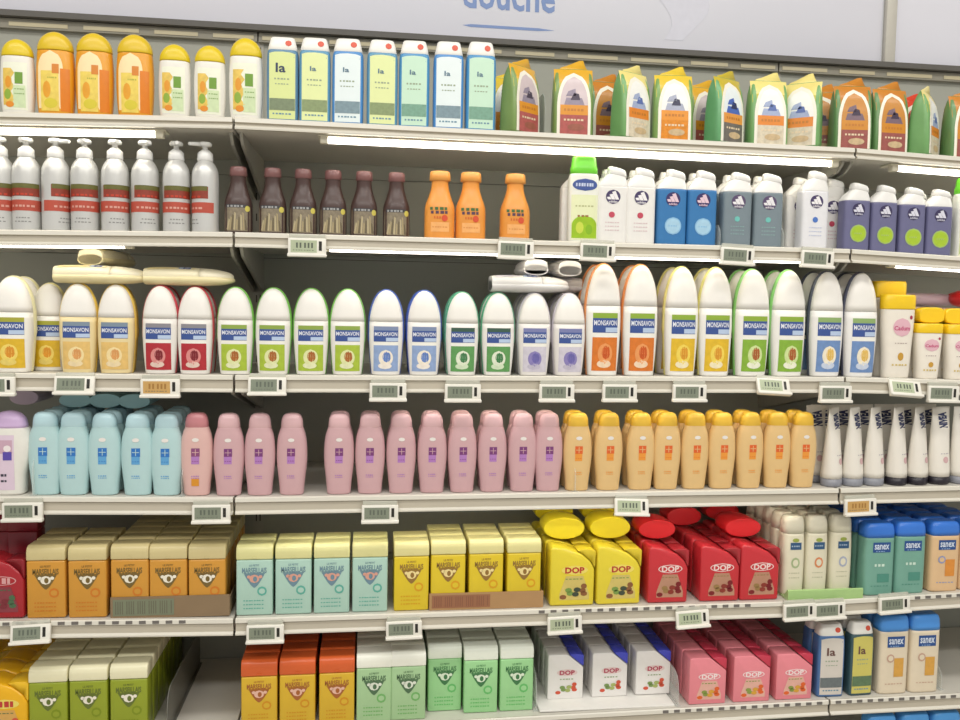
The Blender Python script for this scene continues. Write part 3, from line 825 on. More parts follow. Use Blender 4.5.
def oval_end(key, c, w, t, ln):
    P = smooth_prof([(0, w*.46, t*.44, 2.1), (.003, w*.495, t*.49, 2.1), (ln*.3, w*.5, t*.5, 2.2), (ln*.6, w*.48, t*.49, 2.2), (ln*.8, w*.38, t*.42, 2.2)])
    bm = MB().loft(P, M(c, .3, var=.04))
    cap = MB().loft([[ln*.8, w*.36, t*.4, 2.2], [ln*.88, w*.36, t*.4, 2.2], [ln, w*.3, t*.34, 2.2]], M(c, .3, var=.06))
    kind(key, 'shower_gel_bottle', 'bottle', t, [('body', bm.mesh('body'), None, []), ('cap', cap.mesh('cap'), None, [])], ln)
oval_end('oval_yellow', '#f0dc2a', .095, .050, .10); oval_end('oval_red', '#d8262c', .088, .044, .10)
oval_end('oval_teal', '#9cc6ca', .065, .031, .165); oval_end('oval_mauve', '#c9b4c4', .058, .032, .165)

def cadum(key, w, h):
    a, d = w/2, .019
    P = smooth_prof([(0, a*.72, d*.8, 3), (.004, a*.77, d*.9, 3), (h*.3, a*.84, d, 3), (h*.6, a*.95, d*.98, 3), (h*.80, a*.98, d*.9, 3.4), (h*.825, a*.98, d*.9, 3.6)])
    bm = MB().loft(P, M('#eee7da', .32))
    cap = MB().loft([[h*.826, a*.99, d*.93, 3.6], [h*.84, a*1.0, d*.95, 3.6], [h*.98, a*1.0, d*.95, 3.6], [h, a*.94, d*.85, 3.6]], M('#f0c81e', .3))
    L = Label(loft_surf(P))
    L.ell(a*.02, h*.61, a*.55, h*.11, M('#e2b4c0', .4), 1); L.text('Cadum', a*.02, h*.60, a*.98, h*.055, M('#c4507a', .4), 2, .025)
    L.ell(a*.6, h*.73, a*.1, h*.025, M('#a82a4a', .4), 1)
    L.ell(0, h*.26, a*.18, h*.05, M('#c99a3a', .4), 1); L.scribble(-a*.5, a*.5, h*.16, M('#d6bf7a', .5), 5, .004, 1); L.scribble(-a*.4, a*.4, h*.42, M('#b9a9a4', .5), 5, .002, 1)
    kind(key, 'lotion_bottle', 'bottle', 2*d, [('body', bm.mesh('body'), None, []), ('cap', cap.mesh('cap'), 'wide yellow cap', []), ('label', L.mesh(), None, [])], h)
cadum('cadum', .080, .190); cadum('cadum_tall', .080, .222); cadum('cadum_small', .066, .127)

def capblue(key, w, h, body, pic, gl, cap_c='#3878d6'):
    a, d = w/2, .022
    P = smooth_prof([(0, a*.94, d*.92, 5), (.004, a*.99, d, 5), (h*.3, a, d, 5), (h*.6, a, d, 5), (h*.80, a, d, 4.6)])
    bm = MB().loft(P, M(body, .32, var=.04))
    cap = MB().loft([[h*.802, a*1.01, d*1.02, 4.5], [h*.86, a*1.01, d*1.02, 4.5], [h*.93, a*.985, d*.99, 4.2], [h*.975, a*.92, d*.92, 4], [h, a*.76, d*.7, 3.6]], M(cap_c, .3, var=.04))
    L = Label(loft_surf(P))
    L.rect(-a*.55, a*.62, h*.60, h*.74, M('#27508f', .4), 1, 3); L.text('sanex', a*.03, h*.675, a*.98, h*.07, M('#d6e0ee', .4), 2, .02)
    L.scribble(-a*.35, a*.3, h*.615, M('#8fb0d6', .4), 4, .002, 2)
    LG = L; L = Label(loft_surf(P)); small = Label(loft_surf(P))
    if pic: L.rect(-a*.05, a*.6, h*.22, h*.46, M(pic, .4, var=.2, scale=60), 1); L.ell(-a*.3, h*.46, a*.25, h*.055, M(gl, .4), 2); L.ell(-a*.3, h*.46, a*.17, h*.035, M(body, .4), 3)
    else: L.scribble(-a*.4, a*.3, h*.42, M('#cfe6d8', .4), 3, .006, 1); L.rect(-a*.2, a*.6, h*.18, h*.30, M(gl, .4), 1)
    small.scribble(-a*.6, a*.6, h*.13, M(gl, .5), 6, .002, 1)
    kind(key, 'shower_gel_bottle', 'bottle', 2*d, [('body', bm.mesh('body'), None, []), ('cap', cap.mesh('cap'), 'blue rounded cap', []), ('logo', LG.mesh('logo'), None, []), ('label', L.mesh(), None, []), ('small_print', small.mesh('small_print'), None, [])], h)
capblue('blue_green', .0745, .168, '#76a898', None, '#4f9080'); capblue('blue_peach', .0745, .165, '#e0bd92', '#dc8f3c', '#8f9ac4')
capblue('blue_beige', .0745, .186, '#e4d6bd', '#d8a24a', '#c9a48f', '#4f98e8')
capblue('sky_cap', .072, .170, '#cfe0ee', None, '#8fb4d6', '#56a4ea')

def ivory_kind(key, c):
    w, h = .0535, .182; a, d = w/2, .02
    P = smooth_prof([(0, a*.88, d*.9, 3.6), (.004, a*.94, d, 3.6), (h*.3, a, d, 3.6), (h*.6, a, d, 3.4), (h*.78, a*.97, d*.97, 3)])
    bm = MB().loft(P, M('#e2dcc4', .34, var=.03))
    cap = MB().loft([[h*.782, a*.98, d*.98, 3], [h*.88, a*.96, d*.96, 3], [h*.94, a*.90, d*.92, 3.2], [h*.985, a*.78, d*.8, 3.2], [h, a*.62, d*.6, 3.2]], M('#e6e1cc', .34))
    L = Label(loft_surf(P))
    L.rect(-a*.45, a*.55, h*.58, h*.67, M('#31577f', .4), 1, 2); L.ell(a*.02, h*.70, a*.3, h*.025, M('#9aa84a', .4), 1); L.scribble(-a*.35, a*.45, h*.625, M('#a9bccf', .4), 4, .003, 2)
    L.ell(a*.05, h*.41, a*.38, h*.07, M(c, .4, var=.2), 1); L.ell(a*.05, h*.41, a*.24, h*.045, M('#e2dcc4', .4), 2); L.scribble(-a*.5, a*.5, h*.28, M('#b9b89a', .5), 5, .002, 1); L.scribble(-a*.5, a*.5, h*.22, M('#b9b89a', .5), 5, .002, 1)
    kind(key, 'shower_gel_bottle', 'bottle', 2*d, [('body', bm.mesh('body'), None, []), ('cap', cap.mesh('cap'), None, []), ('label', L.mesh(), None, [])], h)
ivory_kind('ivory_green', '#a8b88a'); ivory_kind('ivory_orange', '#dc8a5a'); ivory_kind('ivory_blue', '#a9b0c4')

# ------------------------------------------------------------------ stocking the shelves
NUM = ['', 'one', 'two', 'three', 'four', 'five', 'six', 'seven', 'eight', 'nine', 'ten', 'eleven', 'twelve']
NTH = ['', 'first', 'second', 'third', 'fourth', 'fifth', 'sixth', 'seventh', 'eighth', 'ninth', 'tenth', 'eleventh', 'twelfth']
def ordinal(i, n):
    if n == 2: return ('left-hand', 'right-hand')[i]
    if i == 0: return 'leftmost'
    if i == n - 1: return 'rightmost'
    if n > 5 and i > n // 2: return NTH[n - i] + ' from right'
    return NTH[i+1] + ' from left'
ROWS = [{'kind': 'citrus', 's': 1, 'x': [-0.4162, -0.1193, -0.0512], 'one': '', 'many': 'small white yellow-capped bottles with fruit labels', 'group': 'white fruit shampoo bottles'},
 {'kind': 'citrus_big', 's': 1, 'x': [0.0195], 'one': 'larger white yellow-capped bottle', 'group': 'white fruit shampoo bottles', 'at': 'next to the tall milk-carton-shaped bottles, top shelf'},
 {'kind': 'amber', 's': 1, 'x': [-0.3465, -0.2732, -0.1962], 'one': '', 'many': 'amber bottles with yellow domes', 'group': 'amber shampoo bottles'},
 {'kind': 'milk_lime_dark', 's': 1, 'x': [0.093], 'one': '', 'group': 'tall blue-sided bottles', 'labels': ['lime-fronted bottle with bold dark lettering beside the yellow-capped bottle, top shelf'], 'tall': [0.995]},
 {'kind': 'milk_lime', 's': 1, 'x': [0.1573, 0.2939], 'one': '', 'many': 'paler lime-fronted bottles with red-dotted caps', 'group': 'tall blue-sided bottles', 'tall': [1.01, 1.035]},
 {'kind': 'milk_white', 's': 1, 'x': [0.2242, 0.4312], 'one': '', 'many': 'white-fronted blue-sided bottles with red-dotted caps', 'group': 'tall blue-sided bottles', 'tall': [1.025, 1.065]},
 {'kind': 'milk_mint', 's': 1, 'x': [0.3601, 0.4988], 'one': '', 'many': 'mint-fronted blue-sided bottles with red-dotted caps', 'group': 'tall blue-sided bottles', 'tall': [1.05, 1.085]},
 {'kind': 'pouch_orange',
  's': 1,
  'x': [0.5752],
  'one': 'pouch half hidden behind the leftmost green-sided refill pouch, top shelf',
  'group': 'refill pouches on the top shelf',
  'rz': [0],
  'y': 0.115,
  'labels': ['pouch half hidden behind the leftmost green-sided refill pouch, top shelf']},
 {'kind': 'pouch_red',
  's': 1,
  'x': [0.5864],
  'one': 'leftmost front refill pouch, turned to show its green side, top shelf',
  'group': 'refill pouches on the top shelf',
  'rz': [38],
  'y': 0.014,
  'labels': ['leftmost front refill pouch, turned to show its green side, top shelf']},
 {'kind': 'pouch_red',
  's': 1,
  'x': [0.6992],
  'one': 'red-based refill pouch with white arch, right of the grey card divider, top shelf',
  'group': 'refill pouches on the top shelf',
  'rz': [-3],
  'y': 0.014,
  'labels': ['red-based refill pouch with white arch, right of the grey card divider, top shelf']},
 {'kind': 'pouch_dark',
  's': 1,
  'x': [0.7962],
  'one': 'dark refill pouch peeking out left of the white pale-based pouch, top shelf',
  'group': 'refill pouches on the top shelf',
  'rz': [5],
  'y': 0.1,
  'labels': ['dark refill pouch peeking out left of the white pale-based pouch, top shelf']},
 {'kind': 'pouch_white',
  's': 1,
  'x': [0.8294],
  'one': 'white-faced refill pouch turned to show green left side, beside dark pouch, top shelf',
  'group': 'refill pouches on the top shelf',
  'rz': [28],
  'y': 0.014,
  'labels': ['white-faced refill pouch turned to show green left side, beside dark pouch, top shelf']},
 {'kind': 'pouch_orange',
  's': 1,
  'x': [0.9213],
  'one': 'bright orange-based refill pouch with white arch and yellow top, top shelf',
  'group': 'refill pouches on the top shelf',
  'rz': [-3],
  'y': 0.014,
  'labels': ['bright orange-based refill pouch with white arch and yellow top, top shelf']},
 {'kind': 'pouch_red',
  's': 1,
  'x': [1.0245],
  'one': 'refill pouch peeking out behind the grey-based blue-logo pouch, top shelf',
  'group': 'refill pouches on the top shelf',
  'rz': [10],
  'y': 0.1,
  'labels': ['refill pouch peeking out behind the grey-based blue-logo pouch, top shelf']},
 {'kind': 'pouch_blue',
  's': 1,
  'x': [1.042],
  'one': 'grey-based refill pouch with dark blue picture and green left side, top shelf',
  'group': 'refill pouches on the top shelf',
  'rz': [26],
  'y': 0.014,
  'labels': ['grey-based refill pouch with dark blue picture and green left side, top shelf']},
 {'kind': 'pouch_white',
  's': 1,
  'x': [1.1391],
  'one': 'white-faced refill pouch facing straight ahead between two turned pouches, top shelf',
  'group': 'refill pouches on the top shelf',
  'rz': [-2],
  'y': 0.014,
  'labels': ['white-faced refill pouch facing straight ahead between two turned pouches, top shelf']},
 {'kind': 'pouch_white',
  's': 1,
  'x': [1.2211],
  'one': 'white-faced refill pouch turned to show green right side, top shelf',
  'group': 'refill pouches on the top shelf',
  'rz': [-38],
  'y': 0.014,
  'labels': ['white-faced refill pouch turned to show green right side, top shelf']},
 {'kind': 'pouch_dark',
  's': 1,
  'x': [1.306],
  'one': 'orange refill pouch tucked behind the pouch with green right side, top shelf',
  'group': 'refill pouches on the top shelf',
  'rz': [-25],
  'y': 0.085,
  'labels': ['orange refill pouch tucked behind the pouch with green right side, top shelf']},
 {'kind': 'pouch_dark',
  's': 1,
  'x': [1.3375],
  'one': 'leftmost of the two orange-faced refill pouches facing front near right joint, top shelf',
  'group': 'refill pouches on the top shelf',
  'rz': [-6],
  'y': 0.014,
  'labels': ['leftmost of the two orange-faced refill pouches facing front near right joint, top shelf']},
 {'kind': 'pouch_dark',
  's': 1,
  'x': [1.4267],
  'one': 'right-hand of the two orange-faced refill pouches facing front near right joint, top shelf',
  'group': 'refill pouches on the top shelf',
  'rz': [3],
  'y': 0.014,
  'labels': ['right-hand of the two orange-faced refill pouches facing front near right joint, top shelf']},
 {'kind': 'pouch_scarlet',
  's': 1,
  'x': [1.5324],
  'one': 'scarlet refill pouch behind the narrow green-sided one, top shelf',
  'group': 'refill pouches on the top shelf',
  'rz': [5],
  'y': 0.09,
  'labels': ['scarlet refill pouch behind the narrow green-sided one, top shelf']},
 {'kind': 'pouch_white',
  's': 1,
  'x': [1.5171],
  'one': 'refill pouch turned nearly sideways with green side, near right end, top shelf',
  'group': 'refill pouches on the top shelf',
  'rz': [40],
  'y': 0.014,
  'labels': ['refill pouch turned nearly sideways with green side, near right end, top shelf']},
 {'kind': 'pouch_dark',
  's': 1,
  'x': [1.6137],
  'one': 'rightmost refill pouch, cut by the photo edge, top shelf',
  'group': 'refill pouches on the top shelf',
  'rz': [0],
  'y': 0.014,
  'labels': ['rightmost refill pouch, cut by the photo edge, top shelf']},
 {'kind': 'pump',
  's': 2,
  'x': [-0.4573, -0.407, -0.3517, -0.2968, -0.2386, -0.1808, -0.1196, -0.0628],
  'one': '',
  'many': 'aluminium pump bottles with red bands',
  'group': 'aluminium pump bottles',
  'rz': [10, 4, 62, 8, 24, 28, 14, -50]},
 {'kind': 'brown', 's': 2, 'x': [0.0012, 0.0708, 0.1329, 0.1945, 0.2589, 0.327], 'one': '', 'many': 'dark brown bottles with floral labels', 'group': 'dark brown bottles', 'y': 0.03},
 {'kind': 'orange', 's': 2, 'x': [0.4178, 0.4837, 0.5794], 'one': '', 'many': 'plain orange bottles', 'group': 'orange bottles on second shelf'},
 {'kind': 'greencap', 's': 2, 'x': [0.7272], 'one': 'white bottle with bright green cap and blue oval', 'group': None, 'at': 'standing on the second shelf'},
 {'kind': 'sport_white',
  's': 2,
  'x': [0.7213],
  'one': 'white triangle-logo bottle half hidden behind the green-capped bottle',
  'group': None,
  'y': 0.062,
  'labels': ['white triangle-logo bottle half hidden behind the green-capped bottle']},
 {'kind': 'sport_white', 's': 2, 'x': [0.7894, 0.8522], 'one': 'white red-dotted triangle-logo bottle', 'many': 'white red-dotted triangle-logo bottles', 'group': 'white sport bottles', 'rows': 2},
 {'kind': 'sport_blue', 's': 2, 'x': [0.9223, 0.9909], 'one': 'bright blue triangle-logo bottle', 'many': 'bright blue triangle-logo bottles', 'group': 'blue sport bottles', 'rows': 2},
 {'kind': 'sport_teal', 's': 2, 'x': [1.0717, 1.1441], 'one': 'grey-teal triangle-logo bottle', 'many': 'grey-teal triangle-logo bottles', 'group': 'grey-teal sport bottles', 'rows': 2},
 {'kind': 'sport_bluedot', 's': 2, 'x': [1.2529], 'one': 'taller white blue-dotted triangle-logo bottle', 'group': None, 'labels': ['taller white triangle-logo bottle with blue dot at front of second shelf']},
 {'kind': 'sport_white',
  's': 2,
  'x': [1.2427, 1.321],
  'one': '',
  'group': 'white sport bottles behind',
  'y': 0.062,
  'rz': [0, 0],
  'labels': ['white triangle-logo bottle peeking out left of the taller blue-dotted one', 'white triangle-logo bottle peeking out right of the taller blue-dotted one']},
 {'kind': 'sport_purple', 's': 2, 'x': [1.3537, 1.4193, 1.488, 1.5549], 'one': 'purple lime-disc bottle', 'many': 'purple bottles with lime discs', 'group': 'purple sport bottles'},
 {'kind': 'sport_purple',
  's': 2,
  'x': [1.5256, 1.5942],
  'one': '',
  'group': 'purple sport bottles',
  'y': 0.058,
  'labels': ['purple lime-disc bottle hidden behind the second from right one, second shelf', 'purple lime-disc bottle hidden behind the rightmost one, second shelf']},
 {'kind': 'greencap', 's': 2, 'x': [1.637], 'one': '', 'group': None, 'y': 0.02, 'labels': ['pale bottle cut by the right photo edge beside purple bottles, second shelf']},
 {'kind': 'dome_yellow_wide', 's': 3, 'x': [-0.4363], 'one': 'wide white bottle with yellow flower label', 'group': 'white dome bottles with yellow labels', 'rows': 2, 'at': 'left end of third shelf'},
 {'kind': 'dome_yellow',
  's': 3,
  'x': [-0.3817],
  'one': 'narrower white bottle with yellow flower label',
  'group': 'white dome bottles with yellow labels',
  'y': 0.058,
  'labels': ['narrower white dome bottle with yellow label, left of the cream bottles, third shelf']},
 {'kind': 'dome_cream', 's': 3, 'x': [-0.3109, -0.2377], 'one': 'cream-coloured dome bottle', 'many': 'cream-coloured dome bottles', 'group': 'cream dome bottles'},
 {'kind': 'dome_cream', 's': 3, 'x': [-0.2465], 'one': '', 'group': 'cream dome bottles', 'y': 0.06, 'labels': ['cream-coloured dome bottle behind the right-hand front cream one, third shelf']},
 {'kind': 'dome_red', 's': 3, 'x': [-0.1518, -0.0827], 'one': 'red-label dome bottle', 'many': 'red-label dome bottles', 'group': 'red label dome bottles', 'rows': 2},
 {'kind': 'dome_green', 's': 3, 'x': [-0.0028, 0.074, 0.1517, 0.2271], 'one': '', 'many': 'white dome bottles with small green labels', 'group': 'small green label dome bottles', 'rows': 1},
 {'kind': 'dome_blue', 's': 3, 'x': [0.3076, 0.388], 'one': 'small blue-label dome bottle', 'many': 'small blue-label dome bottles', 'group': 'small blue label dome bottles', 'rows': 2},
 {'kind': 'dome_deepgreen', 's': 3, 'x': [0.4694, 0.5473], 'one': 'dark green-label dome bottle', 'many': 'dark green-label dome bottles', 'group': 'dark green label dome bottles', 'rows': 2},
 {'kind': 'dome_lilac', 's': 3, 'x': [0.6262, 0.7037], 'one': 'lilac-label dome bottle', 'many': 'lilac-label dome bottles', 'group': 'lilac label dome bottles', 'rows': 3},
 {'kind': 'tall_orange', 's': 3, 'x': [0.7798, 0.8636], 'one': 'tall orange-label dome bottle', 'many': 'tall orange-label dome bottles', 'group': 'tall dome bottles', 'rows': 2, 'gap': 0.012},
 {'kind': 'tall_yellow', 's': 3, 'x': [0.9576, 1.0365], 'one': 'tall yellow-label dome bottle', 'many': 'tall yellow-label dome bottles', 'group': 'tall dome bottles', 'rows': 2, 'gap': 0.012},
 {'kind': 'tall_green', 's': 3, 'x': [1.1233, 1.2089], 'one': 'tall green-label dome bottle', 'many': 'tall green-label dome bottles', 'group': 'tall dome bottles', 'rows': 2, 'gap': 0.012},
 {'kind': 'tall_blue', 's': 3, 'x': [1.3002, 1.383], 'one': 'tall blue-label dome bottle', 'many': 'tall blue-label dome bottles', 'group': 'tall dome bottles', 'rows': 2, 'gap': 0.012},
 {'kind': 'cadum', 's': 3, 'x': [1.4717], 'one': 'cream bottle with wide yellow cap and pink oval', 'group': None, 'labels': ['tall cream bottle with square yellow cap and pink oval, front of third shelf']},
 {'kind': 'cadum_tall', 's': 3, 'x': [1.4756], 'one': '', 'group': None, 'y': 0.058, 'labels': ['yellow-capped bottle rising behind the tall cream pink-oval bottle, third shelf']},
 {'kind': 'cadum_small', 's': 3, 'x': [1.549, 1.6245], 'one': 'short yellow-capped bottle', 'many': 'short yellow-capped pink-oval bottles', 'group': 'short cream bottles', 'rows': 6},
 {'kind': 'lilac', 's': 4, 'x': [-0.4463], 'one': 'broad white bottle with lilac cap', 'group': None, 'at': 'at left end of fourth shelf'},
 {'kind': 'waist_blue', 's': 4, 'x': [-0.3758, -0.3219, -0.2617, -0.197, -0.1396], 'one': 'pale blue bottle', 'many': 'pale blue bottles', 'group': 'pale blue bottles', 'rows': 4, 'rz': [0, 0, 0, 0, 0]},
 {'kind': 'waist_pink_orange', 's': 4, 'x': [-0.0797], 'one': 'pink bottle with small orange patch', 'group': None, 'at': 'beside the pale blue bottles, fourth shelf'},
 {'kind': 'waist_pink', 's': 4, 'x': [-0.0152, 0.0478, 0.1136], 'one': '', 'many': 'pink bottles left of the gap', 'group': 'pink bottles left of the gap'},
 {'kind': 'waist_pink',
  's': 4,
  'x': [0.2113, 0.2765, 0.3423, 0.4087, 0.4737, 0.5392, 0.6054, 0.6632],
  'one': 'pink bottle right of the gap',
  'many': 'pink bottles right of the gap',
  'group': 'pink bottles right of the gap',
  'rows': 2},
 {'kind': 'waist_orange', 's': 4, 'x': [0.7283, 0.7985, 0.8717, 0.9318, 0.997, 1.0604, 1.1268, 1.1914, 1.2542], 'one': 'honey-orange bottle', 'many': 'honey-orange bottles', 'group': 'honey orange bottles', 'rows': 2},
 {'kind': 'tube_grey', 's': 4, 'x': [1.3321, 1.3837, 1.4357], 'one': 'white grey-capped tube', 'many': 'white grey-capped tubes', 'group': 'white tubes on grey caps', 'rz': [38, 36, 34], 'rows': 2},
 {'kind': 'tube_grey', 's': 4, 'x': [1.3148], 'one': '', 'group': 'white tubes on grey caps', 'y': 0.062, 'rz': [10], 'labels': ['white tube half hidden behind the rightmost honey-orange bottle, fourth shelf']},
 {'kind': 'tube_black', 's': 4, 'x': [1.493, 1.5457, 1.5988], 'one': 'white black-capped tube', 'many': 'white black-capped tubes', 'group': 'white tubes on black caps', 'rz': [34, 34, 14], 'rows': 2},
 {'kind': 'tube_grey', 's': 4, 'x': [1.6549], 'one': '', 'group': 'white tubes on grey caps', 'rz': [10], 'labels': ['white tube at the right photo edge of fourth shelf']},
 {'kind': 'wedge_crimson', 's': 5, 'x': [-0.4605], 'one': 'dull red bottle with green emblem', 'group': None, 'at': 'at left end of fifth shelf'},
 {'kind': 'block_crimson', 's': 5, 'x': [-0.5187, -0.4617], 'one': '', 'many': 'plain dark red bottles at back left', 'group': 'dark red bottles', 'y': 0.13},
 {'kind': 'block_orange',
  's': 5,
  'x': [-0.3739, -0.2939],
  'one': 'orange square bottle left of the cardboard tray',
  'many': 'orange square bottles left of cardboard tray',
  'group': 'orange square bottles',
  'rows': 3,
  'straight': 1},
 {'kind': 'block_orange',
  's': 5,
  'x': [-0.2111, -0.1352, -0.0574],
  'one': 'orange square bottle in cardboard tray',
  'many': 'orange square bottles in cardboard tray',
  'group': 'orange square bottles in a tray',
  'rows': 6,
  'straight': 1,
  'up': 0.002,
  'gap': 0.002},
 {'kind': 'block_mint', 's': 5, 'x': [0.0388, 0.1186, 0.1983, 0.2789], 'one': 'mint-green square bottle', 'many': 'mint-green square bottles', 'group': 'mint green square bottles', 'rows': 2, 'straight': 1},
 {'kind': 'block_yellow', 's': 5, 'x': [0.3669], 'one': 'yellow square bottle left of the tray', 'group': 'yellow square bottles', 'rows': 2, 'at': 'on fifth shelf', 'straight': 1},
 {'kind': 'block_yellow',
  's': 5,
  'x': [0.4462, 0.5287, 0.6121],
  'one': 'yellow square bottle in cardboard tray',
  'many': 'yellow square bottles in cardboard tray',
  'group': 'yellow square bottles in a tray',
  'rows': 3,
  'straight': 1,
  'up': 0.002,
  'gap': 0.002},
 {'kind': 'wedge_yellow', 's': 5, 'x': [0.7215, 0.8267], 'one': 'yellow slant-shouldered bottle', 'many': 'yellow slant-shouldered bottles', 'group': 'yellow slant-shouldered bottles', 'rows': 4, 'straight': 1},
 {'kind': 'wedge_red', 's': 5, 'x': [0.9406, 1.0622, 1.1569], 'one': 'red slant-shouldered bottle', 'many': 'red slant-shouldered bottles', 'group': 'red slant-shouldered bottles', 'rows': 4, 'straight': 1},
 {'kind': 'ivory_green', 's': 5, 'x': [1.2466], 'one': 'ivory bottle with green swirl', 'group': 'ivory bottles', 'rows': 5, 'at': 'on fifth shelf', 'straight': 1, 'y': 0.028, 'up': 0.005},
 {'kind': 'ivory_orange', 's': 5, 'x': [1.3034], 'one': 'ivory bottle with orange swirl', 'group': 'ivory bottles', 'rows': 5, 'at': 'on fifth shelf', 'straight': 1, 'y': 0.028, 'up': 0.005},
 {'kind': 'ivory_blue', 's': 5, 'x': [1.363], 'one': 'ivory bottle with grey-blue swirl', 'group': 'ivory bottles', 'rows': 5, 'at': 'on fifth shelf', 'straight': 1, 'y': 0.028, 'up': 0.005},
 {'kind': 'blue_green', 's': 5, 'x': [1.4494, 1.5274], 'one': 'green blue-capped bottle', 'many': 'green blue-capped bottles', 'group': 'green blue-capped bottles', 'rows': 7, 'straight': 1},
 {'kind': 'blue_peach', 's': 5, 'x': [1.6139, 1.691], 'one': 'peach blue-capped bottle', 'many': 'peach blue-capped bottles', 'group': 'peach blue-capped bottles', 'rows': 7, 'straight': 1},
 {'kind': 'wedge_gold', 's': 6, 'x': [-0.542, -0.4613], 'one': 'golden yellow slant-shouldered bottle', 'many': 'golden yellow slant-shouldered bottles', 'group': 'golden bottles', 'rows': 5, 'straight': 1},
 {'kind': 'block_green', 's': 6, 'x': [-0.3738, -0.295, -0.2153], 'one': 'olive-green square bottle', 'many': 'olive-green square bottles', 'group': 'olive green square bottles', 'rows': 7, 'straight': 1, 'gap': 0.002},
 {'kind': 'block_fire',
  's': 6,
  'x': [0.0482, 0.1278, 0.2105],
  'one': 'yellow square bottle with orange cap',
  'many': 'yellow orange-capped square bottles',
  'group': 'orange-capped square bottles',
  'rows': 7,
  'straight': 1,
  'gap': 0.002},
 {'kind': 'block_palegreen', 's': 6, 'x': [0.2898, 0.3635], 'one': 'pale green square bottle', 'many': 'pale green square bottles', 'group': 'pale green square bottles', 'rows': 6, 'straight': 1, 'gap': 0.002},
 {'kind': 'block_vividgreen',
  's': 6,
  'x': [0.4451],
  'one': 'vivid green square bottle set back beside the pale green ones',
  'group': 'vivid green square bottles',
  'rows': 5,
  'straight': 1,
  'gap': 0.002,
  'y': 0.045,
  'at': 'sixth shelf'},
 {'kind': 'block_vividgreen',
  's': 6,
  'x': [0.5239, 0.604],
  'one': 'vivid green square bottle',
  'many': 'vivid green square bottles beside the white base',
  'group': 'vivid green square bottles',
  'rows': 5,
  'straight': 1,
  'gap': 0.002,
  'y': 0.028},
 {'kind': 'wedge_white',
  's': 6,
  'x': [0.7231, 0.8268, 0.9298],
  'one': 'white blue-topped bottle',
  'many': 'white blue-topped bottles',
  'group': 'white blue-topped bottles',
  'rows': 4,
  'straight': 1,
  'y': 0.062,
  'up': 0.005},
 {'kind': 'wedge_pink',
  's': 6,
  'x': [1.041, 1.1465, 1.249],
  'one': 'pink slant-shouldered bottle',
  'many': 'pink slant-shouldered bottles',
  'group': 'pink slant-shouldered bottles',
  'rows': 5,
  'straight': 1,
  'y': 0.012},
 {'kind': 'milk_blue_low', 's': 6, 'x': [1.3416], 'one': 'white-fronted bottle with red-dotted cap', 'group': 'tall bottles on sixth shelf', 'rows': 2, 'at': 'on sixth shelf'},
 {'kind': 'milk_lime_low', 's': 6, 'x': [1.4167], 'one': 'lime-fronted bottle with red-dotted cap', 'group': 'tall bottles on sixth shelf', 'rows': 2, 'at': 'on sixth shelf'},
 {'kind': 'blue_beige', 's': 6, 'x': [1.4976, 1.5768], 'one': 'beige blue-capped bottle', 'many': 'beige blue-capped bottles', 'group': 'beige blue-capped bottles', 'rows': 2, 'straight': 1},
 {'kind': 'sky_cap', 's': 7, 'x': [1.4793, 1.5638, 1.6442], 'one': '', 'many': 'sky-blue bottle tops', 'group': 'sky blue topped bottles', 'straight': 1}]
RANK = ['', 'second', 'third', 'fourth', 'fifth', 'sixth', 'seventh']
def stock():
    for R in ROWS:
        K = KINDS[R['kind']]
        d = K['depth']
        n = len(R['x'])
        tot = n * R.get('rows', 1)
        for i, x in enumerate(R['x']):
            for k in range(R.get('rows', 1)):
                y = R.get('y', .014) + d/2 + k * (d + R.get('gap', .004))
                if y + d/2 > DEP - .004: continue
                rz = R['rz'][i] if 'rz' in R else random.uniform(-2.5, 2.5)
                if k: rz = 0
                if R.get('straight'): rz = random.uniform(-.6, .6)
                sh = ORD[R['s']] + ' shelf'
                one, many = R['one'], R.get('many', '')
                if 'labels' in R: lab = R['labels'][i]
                elif n == 1 and k == 0: lab = f"{one} {R.get('at', 'on the ' + sh)}"
                elif n == 1: lab = f"{one}, {RANK[k]} row back, {R.get('at', 'on ' + sh)}"
                elif k == 0: lab = f"{ordinal(i, n)} of the {NUM[n]} front {many} on {sh}" if R.get('rows', 1) > 1 else f"{ordinal(i, n)} of the {NUM[n]} {many} on {sh}"
                else: lab = f"{one}, {RANK[k]} row behind {ordinal(i, n)} one, {sh}"
                ob = spawn(R['kind'], (x, y, sz(R['s'], x) + .0004 + R.get('up', 0)), (0, 0, math.radians(rz)), lab, R['group'] if tot > 1 or 'group' in R else None)
                if 'tall' in R: ob.scale = (1, 1, R['tall'][i])
stock()

